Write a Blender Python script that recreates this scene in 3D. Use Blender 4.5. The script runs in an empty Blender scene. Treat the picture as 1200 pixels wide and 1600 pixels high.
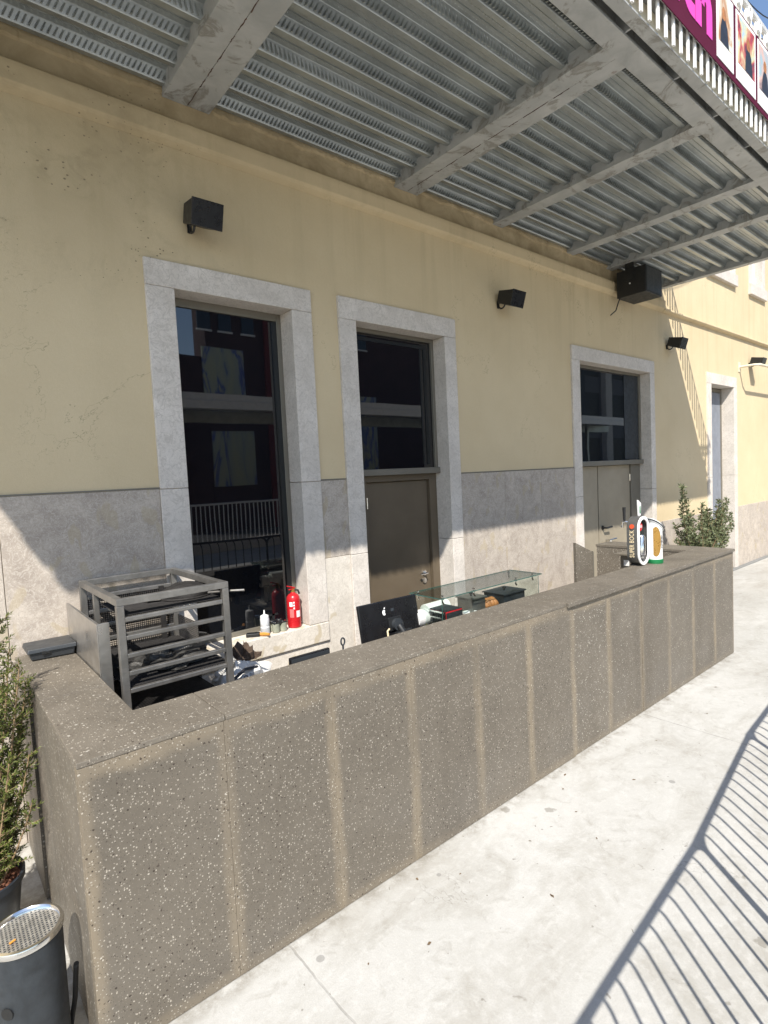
import bpy, math, random
from mathutils import Vector, Matrix
random.seed(7)
C = bpy.context.scene.collection
S = bpy.context.scene

# ------------------------------------------------------------------ camera
CAM = Vector((0.0, -3.70075, 1.9789))
cd = bpy.data.cameras.new('camera'); cam = bpy.data.objects.new('camera', cd); C.objects.link(cam)
Rv = Vector((0.76713021, -0.63960245, -0.04919291)); Uv = Vector((0.07812206, 0.01703306, 0.99679828)); Fv = Vector((0.63671672, 0.76851713, -0.06303364))
m3 = Matrix((Rv, Uv, -Fv)).transposed()
cam.matrix_world = Matrix.Translation(CAM) @ m3.to_4x4()
cd.sensor_fit = 'HORIZONTAL'; cd.sensor_width = 36; cd.lens = 867.727/1200*36
cd.clip_start = 0.05; cd.clip_end = 500
S.camera = cam

# ------------------------------------------------------------------ sky and sun
SUN = Vector((0.625, 0.78, -1.114)).normalized()       # direction the light travels
W = bpy.data.worlds.new('World'); S.world = W; W.use_nodes = True
wn = W.node_tree.nodes; wl = W.node_tree.links
sky = wn.new('ShaderNodeTexSky'); sky.sky_type = 'NISHITA'; sky.sun_disc = False
sky.sun_elevation = math.asin(-SUN.z); sky.sun_rotation = math.atan2(-SUN.x, -SUN.y)
sky.air_density = 1.0; sky.dust_density = 0.6; sky.ozone_density = 1.6
wn['Background'].inputs[1].default_value = 0.13
wl.new(sky.outputs[0], wn['Background'].inputs[0])
sd = bpy.data.lights.new('sun', 'SUN'); sd.energy = 4.3; sd.angle = math.radians(0.55); sd.color = (1.0, 0.95, 0.87)
so = bpy.data.objects.new('sun', sd); C.objects.link(so); so.rotation_euler = SUN.to_track_quat('-Z', 'Y').to_euler(); so.location = (-6, -8, 12)
S.view_settings.view_transform = 'Standard'; S.view_settings.look = 'None'; S.view_settings.gamma = 1
S.view_settings.exposure = 0.80
S.view_settings.use_curve_mapping = False
S.cycles.max_bounces = 10; S.cycles.diffuse_bounces = 6

# ------------------------------------------------------------------ material helpers
class NT:
    def __init__(s, name):
        s.m = bpy.data.materials.new(name); s.m.use_nodes = True
        s.t = s.m.node_tree; s.N = s.t.nodes; s.b = s.N['Principled BSDF']; s._p = None
    def n(s, ty, **kw):
        o = s.N.new(ty)
        for k, v in kw.items(): setattr(o, k, v)
        return o
    def put(s, sock, v):
        if isinstance(v, bpy.types.NodeSocket): s.t.links.new(v, sock)
        else:
            if sock.type == 'RGBA' and not isinstance(v, (int, float)) and len(v) == 3: v = (*v, 1)
            sock.default_value = v
    def pos(s):
        if s._p is None: s._p = s.n('ShaderNodeNewGeometry').outputs['Position']
        return s._p
    def scalevec(s, v, sc, loc=(0, 0, 0)):
        o = s.n('ShaderNodeMapping'); s.put(o.inputs[0], v); o.inputs['Scale'].default_value = sc; o.inputs['Location'].default_value = loc
        return o.outputs[0]
    def noise(s, scale, detail=4, rough=0.55, vec=None, dist=0.0, col=False):
        o = s.n('ShaderNodeTexNoise'); s.put(o.inputs['Vector'], vec or s.pos())
        o.inputs['Scale'].default_value = scale; o.inputs['Detail'].default_value = detail; o.inputs['Roughness'].default_value = rough; o.inputs['Distortion'].default_value = dist
        return o.outputs[1 if col else 0]
    def vor(s, scale, feature='F1', vec=None, rand=1.0):
        o = s.n('ShaderNodeTexVoronoi', feature=feature); s.put(o.inputs['Vector'], vec or s.pos()); o.inputs['Scale'].default_value = scale
        o.inputs['Randomness'].default_value = rand
        return o
    def ramp(s, fac, stops, interp='LINEAR'):
        o = s.n('ShaderNodeValToRGB'); s.put(o.inputs[0], fac); cr = o.color_ramp; cr.interpolation = interp
        while len(cr.elements) < len(stops): cr.elements.new(0.5)
        for e, (p, c) in zip(cr.elements, stops):
            e.position = p; e.color = (c, c, c, 1) if isinstance(c, (int, float)) else (*c, 1)
        return o.outputs[0]
    def mix(s, fac, a, b, blend='MIX'):
        o = s.n('ShaderNodeMix', data_type='RGBA', blend_type=blend); s.put(o.inputs[0], fac); s.put(o.inputs[6], a); s.put(o.inputs[7], b)
        return o.outputs[2]
    def math(s, op, a, b=0.0, clamp=False):
        o = s.n('ShaderNodeMath', operation=op, use_clamp=clamp); s.put(o.inputs[0], a); s.put(o.inputs[1], b)
        return o.outputs[0]
    def step(s, v, lo, hi):          # smooth 0..1 between lo and hi
        o = s.n('ShaderNodeMapRange', interpolation_type='SMOOTHSTEP'); s.put(o.inputs[0], v)
        o.inputs[1].default_value = lo; o.inputs[2].default_value = hi
        return o.outputs[0]
    def sep(s, v):
        o = s.n('ShaderNodeSeparateXYZ'); s.put(o.inputs[0], v); return o.outputs
    def bump(s, h, strength=0.3, dist=0.01):
        o = s.n('ShaderNodeBump'); s.put(o.inputs['Height'], h); o.inputs['Strength'].default_value = strength; o.inputs['Distance'].default_value = dist
        s.t.links.new(o.outputs[0], s.b.inputs['Normal'])
    def fin(s, col=None, rough=None, metal=None, spec=None):
        if col is not None: s.put(s.b.inputs['Base Color'], col)
        if rough is not None: s.put(s.b.inputs['Roughness'], rough)
        if metal is not None: s.put(s.b.inputs['Metallic'], metal)
        if spec is not None: s.put(s.b.inputs['Specular IOR Level'], spec)
        return s.m

def plain(name, col, rough=0.6, metal=0.0, var=0.12, nscale=9.0, bump=0.0, spec=0.5):
    t = NT(name)
    f = t.noise(nscale, 5, 0.6)
    lo = tuple(c*(1-var) for c in col); hi = tuple(min(1, c*(1+var)) for c in col)
    c = t.ramp(f, [(0.3, lo), (0.7, hi)])
    if bump: t.bump(t.noise(nscale*30, 3), bump, 0.002)
    r = t.ramp(t.noise(nscale*2.3, 3), [(0.3, max(0.02, rough-0.07)), (0.7, min(1, rough+0.07))])
    return t.fin(c, r, metal, spec)

def m_render():
    t = NT('yellow_render'); p = t.pos(); xyz = t.sep(p)
    base = t.ramp(t.noise(0.9, 5, 0.6), [(0.25, (0.565, 0.455, 0.285)), (0.75, (0.67, 0.552, 0.362))])
    fine = t.noise(55, 4, 0.7)
    base = t.mix(t.ramp(fine, [(0.35, 0.0), (0.75, 0.22)]), base, (0.52, 0.42, 0.25))
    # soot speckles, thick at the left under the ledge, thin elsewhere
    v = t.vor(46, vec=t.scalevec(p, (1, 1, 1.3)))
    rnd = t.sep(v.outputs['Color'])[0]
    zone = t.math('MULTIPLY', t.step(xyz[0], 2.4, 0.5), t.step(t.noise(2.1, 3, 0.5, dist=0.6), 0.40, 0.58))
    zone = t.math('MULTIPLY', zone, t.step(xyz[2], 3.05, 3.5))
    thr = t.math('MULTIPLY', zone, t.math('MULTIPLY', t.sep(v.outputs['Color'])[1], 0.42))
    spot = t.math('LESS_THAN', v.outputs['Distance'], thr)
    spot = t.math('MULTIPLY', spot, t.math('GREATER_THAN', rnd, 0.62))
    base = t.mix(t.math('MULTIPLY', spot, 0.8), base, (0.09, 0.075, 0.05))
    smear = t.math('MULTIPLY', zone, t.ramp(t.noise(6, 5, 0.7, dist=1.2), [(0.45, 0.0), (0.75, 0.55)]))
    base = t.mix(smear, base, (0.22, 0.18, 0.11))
    soot = t.math('MULTIPLY', t.math('MULTIPLY', t.step(xyz[0], 3.4, 0.2), t.step(xyz[2], 2.9, 4.2)), t.ramp(t.noise(1.3, 6, 0.65, dist=0.7), [(0.25, 0.25), (0.7, 0.75)]))  # soot stain plus the upper-left falloff of light, both darkened into the colour
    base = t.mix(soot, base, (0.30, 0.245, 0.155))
    # grime on the strip between ledge and steel deck, and streaks running down from the ledge
    hc = t.math('ABSOLUTE', t.math('SUBTRACT', t.noise(0.7, 7, 0.66, dist=0.4), 0.5))
    base = t.mix(t.math('MULTIPLY', t.step(hc, 0.0016, 0.0004), t.ramp(t.noise(0.9, 3), [(0.5, 0.0), (0.6, 0.6)])), base, (0.24, 0.19, 0.11))
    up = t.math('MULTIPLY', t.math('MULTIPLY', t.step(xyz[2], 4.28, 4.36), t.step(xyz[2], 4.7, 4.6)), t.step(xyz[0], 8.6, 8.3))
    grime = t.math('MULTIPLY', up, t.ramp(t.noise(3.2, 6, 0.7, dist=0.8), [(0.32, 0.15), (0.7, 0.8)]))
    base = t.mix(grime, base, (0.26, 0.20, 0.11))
    st = t.noise(1.0, 4, 0.6, vec=t.scalevec(p, (7, 7, 0.35)))
    stm = t.math('MULTIPLY', t.ramp(st, [(0.5, 0.0), (0.75, 0.32)]), t.step(xyz[2], 2.6, 4.2))
    base = t.mix(stm, base, (0.36, 0.29, 0.17))
    t.bump(t.math('ADD', t.noise(120, 4, 0.75), t.math('MULTIPLY', t.noise(3.0, 4, 0.6), 5.0)), 0.35, 0.004)
    return t.fin(base, 0.9, spec=0.2)

def m_stone(name, lo, hi, vein, swirl=1.0, patch=0.0):
    t = NT(name); p = t.pos()
    oi = t.n('ShaderNodeObjectInfo').outputs['Random']
    off = t.n('ShaderNodeVectorMath', operation='MULTIPLY_ADD'); t.put(off.inputs[0], p); off.inputs[1].default_value = (1, 1, 1)
    cmb = t.n('ShaderNodeCombineXYZ'); k = t.math('MULTIPLY', oi, 37.0)
    for i in range(3): t.put(cmb.inputs[i], k)
    t.put(off.inputs[2], cmb.outputs[0]); v = off.outputs[0]
    a = t.noise(4.5, 6, 0.62, vec=v, dist=0.9*swirl)
    base = t.ramp(a, [(0.28, lo), (0.72, hi)])
    sw = t.noise(13, 3, 0.5, vec=v, dist=2.2*swirl)
    ring = t.math('ABSOLUTE', t.math('SUBTRACT', sw, 0.5))
    base = t.mix(t.ramp(ring, [(0.0, 0.6), (0.04, 0.0)]), base, vein)
    sw2 = t.noise(28, 3, 0.55, vec=v, dist=1.5)
    base = t.mix(t.ramp(t.math('ABSOLUTE', t.math('SUBTRACT', sw2, 0.46)), [(0.0, 0.45), (0.03, 0.0)]), base, tuple(c*0.72 for c in lo))
    base = t.mix(t.ramp(t.noise(70, 4, 0.7, vec=v), [(0.5, 0.0), (0.8, 0.35)]), base, tuple(c*0.62 for c in lo))
    base = t.mix(t.ramp(t.noise(34, 4, 0.7, vec=v), [(0.55, 0.0), (0.8, 0.4)]), base, tuple(min(1, c*1.25) for c in hi))
    if patch:
        pn = t.noise(6.0, 2, 0.4, vec=t.scalevec(v, (1.6, 1.6, 0.9)), dist=0.4)
        base = t.mix(t.ramp(pn, [(0.62, 0.0), (0.66, patch)]), base, (0.42, 0.34, 0.20))
    base = t.mix(t.math('MULTIPLY', oi, 0.18), base, tuple(c*0.8 for c in lo))
    t.bump(t.noise(90, 5, 0.7, vec=v), 0.18, 0.004)
    return t.fin(base, t.ramp(a, [(0.3, 0.62), (0.7, 0.8)]), spec=0.3)

def m_terrazzo(name, edge):
    t = NT(name); p = t.pos(); xyz = t.sep(p)
    b = t.ramp(t.noise(2.2, 6, 0.65), [(0.25, (0.104, 0.090, 0.071)), (0.75, (0.158, 0.138, 0.110))])
    b = t.mix(t.ramp(t.noise(26, 5, 0.75), [(0.35, 0.0), (0.8, 0.35)]), b, (0.20, 0.174, 0.138))
    if edge:
        g = t.sep(t.n('ShaderNodeTexCoord').outputs['Generated'])
        wob = t.math('MULTIPLY', t.math('SUBTRACT', t.noise(4.5, 5, 0.65), 0.5), 0.10)
        dx = t.math('SUBTRACT', 0.5, t.math('ABSOLUTE', t.math('SUBTRACT', t.math('ADD', g[0], wob), 0.5)))
        mx = t.step(dx, 0.100, 0.020)
        mz = t.step(t.math('ADD', g[2], t.math('MULTIPLY', wob, 0.7)), 0.925, 0.975)
        mb = t.math('MULTIPLY', t.step(g[2], 0.06, 0.02), 0.6)
        band = t.math('MAXIMUM', t.math('MAXIMUM', mx, mz), mb)
        band = t.math('MULTIPLY', band, t.ramp(t.noise(1.7, 4, 0.6), [(0.32, 0.22), (0.64, 0.85)]))
        b = t.mix(band, b, (0.265, 0.216, 0.150))
        blue = t.math('MULTIPLY', t.step(xyz[2], 0.55, 0.15), t.ramp(t.noise(2.6, 4, 0.6), [(0.42, 0.0), (0.7, 0.45)]))
        b = t.mix(blue, b, (0.158, 0.146, 0.130))
    else:
        st = t.noise(1.6, 5, 0.65, dist=0.6)
        b = t.mix(t.ramp(st, [(0.42, 0.0), (0.7, 0.55)]), b, (0.205, 0.180, 0.145))
        b = t.mix(t.ramp(t.noise(5, 5, 0.7), [(0.55, 0.0), (0.8, 0.5)]), b, (0.075, 0.062, 0.046))
    def specks(scale, rmax, lo, hi, col, b, fac):
        wv = t.noise(scale*1.9, 2, col=True)
        vv = t.n('ShaderNodeVectorMath', operation='MULTIPLY_ADD'); t.put(vv.inputs[0], wv); vv.inputs[1].default_value = (0.5/scale,)*3; t.put(vv.inputs[2], p)
        v = t.vor(scale, vec=vv.outputs[0]); c = t.sep(v.outputs['Color'])
        sel = t.math('MULTIPLY', t.math('GREATER_THAN', c[0], lo), t.math('LESS_THAN', c[0], hi))
        rr = t.math('MULTIPLY', t.math('ADD', t.math('MULTIPLY', c[1], 0.75), 0.25), rmax)
        hit = t.step(t.math('SUBTRACT', v.outputs['Distance'], rr), 0.05, -0.05)
        return t.mix(t.math('MULTIPLY', t.math('MULTIPLY', hit, sel), fac), b, t.mix(c[2], tuple(x*0.6 for x in col), col))
    b = specks(76, 0.34, 0.80, 1.0, (0.70, 0.65, 0.56), b, 0.78)
    b = specks(48, 0.26, 0.93, 1.0, (0.76, 0.72, 0.63), b, 0.9)
    b = specks(50, 0.24, 0.0, 0.05, (0.040, 0.026, 0.020), b, 0.9)
    b = t.mix(t.math('MULTIPLY', t.n('ShaderNodeObjectInfo').outputs['Random'], 0.30), b, (0.10, 0.085, 0.066))
    b = t.mix(t.ramp(t.noise(0.9, 5, 0.6, vec=t.scalevec(p, (3, 3, .6)), dist=.5), [(.52, 0.0), (.72, .4)]), b, (0.075, 0.064, 0.05))
    b = specks(175, 0.36, 0.60, 1.0, (0.36, 0.32, 0.26), b, 0.7)
    b = specks(165, 0.34, 0.0, 0.22, (0.05, 0.038, 0.03), b, 0.6)
    b = specks(120, 0.36, 0.66, 1.0, (0.52, 0.47, 0.39), b, 0.75)
    b = specks(72, 0.30, 0.0, 0.13, (0.040, 0.026, 0.020), b, 0.9)
    b = specks(120, 0.30, 0.0, 0.18, (0.06, 0.045, 0.035), b, 0.7)
    t.bump(t.noise(60, 5, 0.75), 0.12, 0.003)
    return t.fin(b, t.ramp(t.noise(7, 4), [(0.3, 0.42), (0.7, 0.62)]), spec=0.4)

def m_ground():
    t = NT('pale_concrete'); p = t.pos(); xyz = t.sep(p)
    b = t.ramp(t.noise(0.55, 6, 0.62), [(0.28, (0.385, 0.375, 0.345)), (0.7, (0.51, 0.50, 0.470))])
    sw = t.noise(2.4, 7, 0.7, vec=t.scalevec(p, (0.8, 1.5, 1)), dist=0.9)
    b = t.mix(t.ramp(sw, [(0.46, 0.0), (0.70, 0.60)]), b, (0.285, 0.266, 0.225))
    b = t.mix(t.ramp(t.noise(7.0, 6, 0.75, dist=0.8), [(0.54, 0.0), (0.72, 0.6)]), b, (0.27, 0.252, 0.215))
    b = t.mix(t.ramp(t.noise(160, 3, 0.7), [(0.42, 0.0), (0.72, 0.4)]), b, (0.33, 0.318, 0.29))
    b = t.mix(t.ramp(t.noise(22, 5, 0.75), [(0.5, 0.0), (0.74, 0.42)]), b, (0.58, 0.57, 0.54))
    wv = t.noise(14, 3, col=True)
    vv = t.n('ShaderNodeVectorMath', operation='MULTIPLY_ADD'); t.put(vv.inputs[0], wv); vv.inputs[1].default_value = (0.09,)*3; t.put(vv.inputs[2], p)
    v = t.vor(5.5, vec=vv.outputs[0]); c = t.sep(v.outputs['Color'])
    rr = t.math('MULTIPLY', t.math('POWER', c[1], 3.0), 0.16)
    hit = t.math('MULTIPLY', t.step(t.math('SUBTRACT', v.outputs['Distance'], rr), 0.03, -0.02), t.math('GREATER_THAN', c[0], 0.55))
    b = t.mix(t.math('MULTIPLY', hit, 0.6), b, (0.20, 0.185, 0.155))
    v2 = t.vor(17, vec=vv.outputs[0]); c2 = t.sep(v2.outputs['Color'])
    h2 = t.math('MULTIPLY', t.step(v2.outputs['Distance'], 0.13, 0.07), t.math('GREATER_THAN', c2[0], 0.80))
    b = t.mix(t.math('MULTIPLY', h2, 0.65), b, (0.16, 0.145, 0.12))
    # sawn joints across the walkway, every 3.2 m
    jx = t.math('ABSOLUTE', t.math('SUBTRACT', t.math('PINGPONG', t.math('ADD', xyz[0], t.math('ADD', t.math('MULTIPLY', t.math('SUBTRACT', t.noise(9, 3), 0.5), 0.02), -1.06)), 1.6), 0.0))
    joint = t.math('MULTIPLY', t.step(jx, 0.006, 0.003), t.ramp(t.noise(5, 3), [(0.35, 0.0), (0.65, 0.6)]))
    b = t.mix(joint, b, (0.17, 0.16, 0.14))
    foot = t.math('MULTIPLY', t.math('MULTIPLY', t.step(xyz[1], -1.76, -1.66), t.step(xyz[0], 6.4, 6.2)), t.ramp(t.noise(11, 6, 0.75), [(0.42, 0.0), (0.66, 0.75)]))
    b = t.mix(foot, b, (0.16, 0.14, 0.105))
    crk = t.math('ABSOLUTE', t.math('SUBTRACT', t.noise(0.8, 6, 0.62, dist=0.5), 0.52))
    b = t.mix(t.math('MULTIPLY', t.step(crk, 0.0022, 0.0008), t.ramp(t.noise(1.3, 3), [(0.54, 0.0), (0.64, 0.4)])), b, (0.17, 0.16, 0.135))
    v3 = t.vor(2.6); c3 = t.sep(v3.outputs['Color'])
    gum = t.math('MULTIPLY', t.step(v3.outputs['Distance'], 0.055, 0.045), t.math('GREATER_THAN', c3[0], 0.72))
    b = t.mix(t.math('MULTIPLY', gum, 0.45), b, (0.12, 0.115, 0.105))
    # brown tracked dirt far down the pavement beyond the counter
    far = t.math('MULTIPLY', t.step(xyz[0], 7.5, 10), t.ramp(t.noise(0.9, 6, 0.7, vec=t.scalevec(p, (0.6, 1.5, 1))), [(0.4, 0.0), (0.65, 0.55)]))
    b = t.mix(far, b, (0.29, 0.265, 0.225))
    h = t.math('ADD', t.noise(45, 6, 0.75), t.math('MULTIPLY', joint, -2.0))
    t.bump(h, 0.35, 0.006)
    return t.fin(b, 0.85, spec=0.25)

def m_galv(name, lo, hi, metal=0.55, rough=0.5):
    t = NT(name); p = t.pos()
    b = t.ramp(t.noise(6, 6, 0.65, dist=0.6), [(0.3, lo), (0.7, hi)])
    v = t.vor(40); b = t.mix(t.math('MULTIPLY', t.sep(v.outputs['Color'])[0], 0.25), b, tuple(c*0.8 for c in lo))
    b = t.mix(t.ramp(t.noise(2.2, 5, 0.7, dist=1.5), [(0.6, 0.0), (0.72, 0.55)]), b, tuple(c*0.45 for c in lo))
    t.bump(t.noise(35, 4), 0.08, 0.004)
    return t.fin(b, t.ramp(t.noise(9, 4), [(0.3, rough-0.08), (0.7, rough+0.1)]), metal)

def m_weld(name):
    # galvanised beam with scorched, rusty weld smears
    t = NT(name); p = t.pos()
    b = t.ramp(t.noise(4, 6, 0.65, dist=0.6), [(0.3, (0.35, 0.36, 0.35)), (0.7, (0.50, 0.505, 0.49))])
    n = t.noise(3.2, 6, 0.68, dist=2.2)
    b = t.mix(t.ramp(n, [(0.54, 0.0), (0.61, 0.7), (0.70, 0.2)]), b, (0.20, 0.185, 0.155))
    b = t.mix(t.ramp(t.noise(7, 4, 0.6, vec=t.scalevec(p, (1, 1, 1), (3, 1, 0))), [(0.70, 0.0), (0.76, 0.7)]), b, (0.17, 0.085, 0.05))
    t.bump(t.noise(28, 4), 0.12, 0.004)
    return t.fin(b, 0.55, 0.22)

def m_glass_dark(name, col=(0.004, 0.005, 0.007)):
    t = NT(name)
    t.bump(t.noise(1.1, 2), 0.012, 0.05)
    m = t.fin(col, 0.015, 0.0); t.b.inputs['IOR'].default_value = 1.8
    return m

def m_glass_clear(name, tint=(0.955, 0.985, 0.97)):
    t = NT(name); N = t.N
    tr = t.n('ShaderNodeBsdfTransparent'); tr.inputs[0].default_value = (*tint, 1)
    gl = t.n('ShaderNodeBsdfGlossy'); gl.inputs['Roughness'].default_value = 0.02
    lw = t.n('ShaderNodeLayerWeight'); lw.inputs[0].default_value = 0.5
    frv = t.math('ADD', t.math('MULTIPLY', t.math('POWER', lw.outputs['Facing'], 4.0), 0.75), 0.05)
    mx = t.n('ShaderNodeMixShader'); t.t.links.new(frv, mx.inputs[0]); t.t.links.new(tr.outputs[0], mx.inputs[1]); t.t.links.new(gl.outputs[0], mx.inputs[2])
    t.t.links.new(mx.outputs[0], N['Material Output'].inputs[0])
    return t.m

def m_leaf(name, lo, hi):
    t = NT(name)
    oi = t.noise(23, 3, 0.7)
    b = t.ramp(oi, [(0.3, lo), (0.7, hi)])
    m = t.fin(b, 0.5, spec=0.35)
    t.b.inputs['Transmission Weight'].default_value = 0.0
    return m

M = {}
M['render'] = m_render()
M['wainscot'] = m_stone('fossil_limestone', (0.33, 0.28, 0.235), (0.56, 0.495, 0.42), (0.66, 0.60, 0.52), 1.6, 0.4)
M['surround'] = m_stone('pale_limestone', (0.55, 0.50, 0.44), (0.72, 0.665, 0.60), (0.45, 0.405, 0.35), 0.5, 0.0)
M['sillstone'] = m_stone('stained_limestone', (0.55, 0.50, 0.43), (0.73, 0.68, 0.60), (0.46, 0.41, 0.34), 0.8, 0.55)
M['terrazzo'] = m_terrazzo('brown_terrazzo', True)
M['terrazzo_top'] = m_terrazzo('brown_terrazzo_worn', False)
M['ground'] = m_ground()
def m_deck():
    t = NT('galvanised_sheet')
    b = t.ramp(t.noise(3, 5, .6), [(.3, (.33,.355,.355)), (.7, (.47,.50,.495))])
    v = t.vor(60); b = t.mix(t.math('MULTIPLY', t.sep(v.outputs['Color'])[0], .2), b, (.3,.31,.3))
    return t.fin(b, t.ramp(t.noise(12, 3), [(.3,.30),(.7,.42)]), .76)
M['deck'] = m_deck()
M['beam'] = m_weld('galvanised_beam')
M['steel'] = m_galv('brushed_steel', (0.40, 0.385, 0.36), (0.56, 0.54, 0.51), 0.85, 0.34)
M['rack'] = m_galv('rack_steel', (0.20, 0.19, 0.175), (0.34, 0.325, 0.30), 0.75, 0.42)
M['chrome'] = plain('polished_steel', (0.72, 0.71, 0.69), 0.16, 1.0, 0.05)
M['black'] = plain('black_paint', (0.012, 0.0125, 0.013), 0.5, 0.0, 0.2)
M['blackgloss'] = plain('black_plastic', (0.010, 0.010, 0.011), 0.3, 0.0, 0.2)
M['soot'] = plain('sooty_iron', (0.018, 0.016, 0.015), 0.75, 0.2, 0.5, 25, 0.4)
M['glass'] = m_glass_dark('dark_window_glass')
M['clear'] = m_glass_clear('clear_glass')
M['doorpaint'] = plain('olive_grey_paint', (0.112, 0.086, 0.056), 0.5, 0.0, 0.12, 3)
M['doorlit'] = plain('bounce_lit_door_paint', (0.29, 0.25, 0.185), 0.5, 0.0, 0.10, 3)  # double doors: extra bounce light put into a lighter paint colour
M['frame'] = plain('taupe_aluminium', (0.17, 0.155, 0.125), 0.45, 0.2, 0.08, 4)
M['darkframe'] = plain('dark_aluminium', (0.02, 0.022, 0.023), 0.35, 0.3)
M['white'] = plain('white_paint', (0.80, 0.79, 0.76), 0.5, 0, 0.06)
M['whiteplastic'] = plain('white_plastic', (0.82, 0.82, 0.80), 0.35, 0, 0.04)
M['red'] = plain('red_enamel', (0.50, 0.015, 0.02), 0.3, 0, 0.1)
M['green'] = plain('green_enamel', (0.01, 0.17, 0.055), 0.35)
M['gold'] = plain('golden_film', (0.42, 0.24, 0.06), 0.3, 0.5)
M['bingrey'] = plain('slate_grey_powder_coat', (0.024, 0.029, 0.034), 0.55, 0.0, 0.4, 14, 0.15)
M['potblack'] = plain('black_pot_plastic', (0.022, 0.027, 0.034), 0.4, 0, 0.2)
M['bark'] = plain('brown_soil', (0.16, 0.065, 0.035), 0.9, 0, 0.5, 40, 0.6)
M['twig'] = plain('tan_bark', (0.26, 0.18, 0.10), 0.8, 0, 0.3, 30)
M['yew'] = m_leaf('yew_needles', (0.028, 0.045, 0.010), (0.15, 0.17, 0.035))
M['privet'] = m_leaf('shrub_leaves', (0.05, 0.065, 0.026), (0.19, 0.21, 0.11))
M['magenta'] = plain('plum_banner_vinyl', (0.085, 0.012, 0.032), 0.85, 0, 0.1, 2, 0, 0.1)
M['pink'] = plain('pink_vinyl', (0.66, 0.08, 0.40), 0.85, 0, 0.03, 9, 0, 0.1)
M['bread'] = plain('brown_crust', (0.36, 0.15, 0.05), 0.6, 0, 0.4, 18)
M['orange'] = plain('orange_handle', (0.60, 0.27, 0.05), 0.45)
M['creamtext'] = plain('cream_lettering', (0.75, 0.62, 0.40), 0.4, 0.0, 0.03)
M['yellow'] = plain('yellow_print', (0.75, 0.62, 0.08), 0.5)
M['asphalt'] = plain('asphalt', (0.06, 0.06, 0.058), 0.9, 0, 0.25, 6, 0.4)
M['brick'] = plain('dark_red_facade', (0.062, 0.032, 0.034), 0.8, 0, 0.3, 1.2)
M['palepanel'] = plain('pale_mural_panel', (0.50, 0.52, 0.36), 0.7, 0, 0.25, 1.5)
def m_mural():
    t = NT('mural_paint'); b = t.ramp(t.noise(.9, 3, .5, vec=t.scalevec(t.pos(), (1.6,1,.45)), dist=1.5), [(.40,(.50,.52,.36)),(.52,(.42,.46,.40)),(.58,(.10,.14,.42)),(.66,(.50,.50,.34))]); return t.fin(b, .7)
M['mural'] = m_mural()
M['bluepaint'] = plain('blue_mural_paint', (0.10, 0.14, 0.42), 0.7)
M['cloth'] = plain('white_sacking', (0.70, 0.69, 0.66), 0.85, 0, 0.12, 20)
M['ink'] = plain('dark_print', (0.02, 0.02, 0.025), 0.5)
M['seal'] = plain('grey_plastic', (0.03, 0.034, 0.038), 0.45)
M['greyglaze'] = plain('grey_tap_metal', (0.15, 0.15, 0.145), 0.35, 0.5)
M['pipe'] = plain('cream_painted_pipe', (0.66, 0.59, 0.44), 0.55)
M['drain'] = plain('grey_cement', (0.20, 0.20, 0.19), 0.85)

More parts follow.
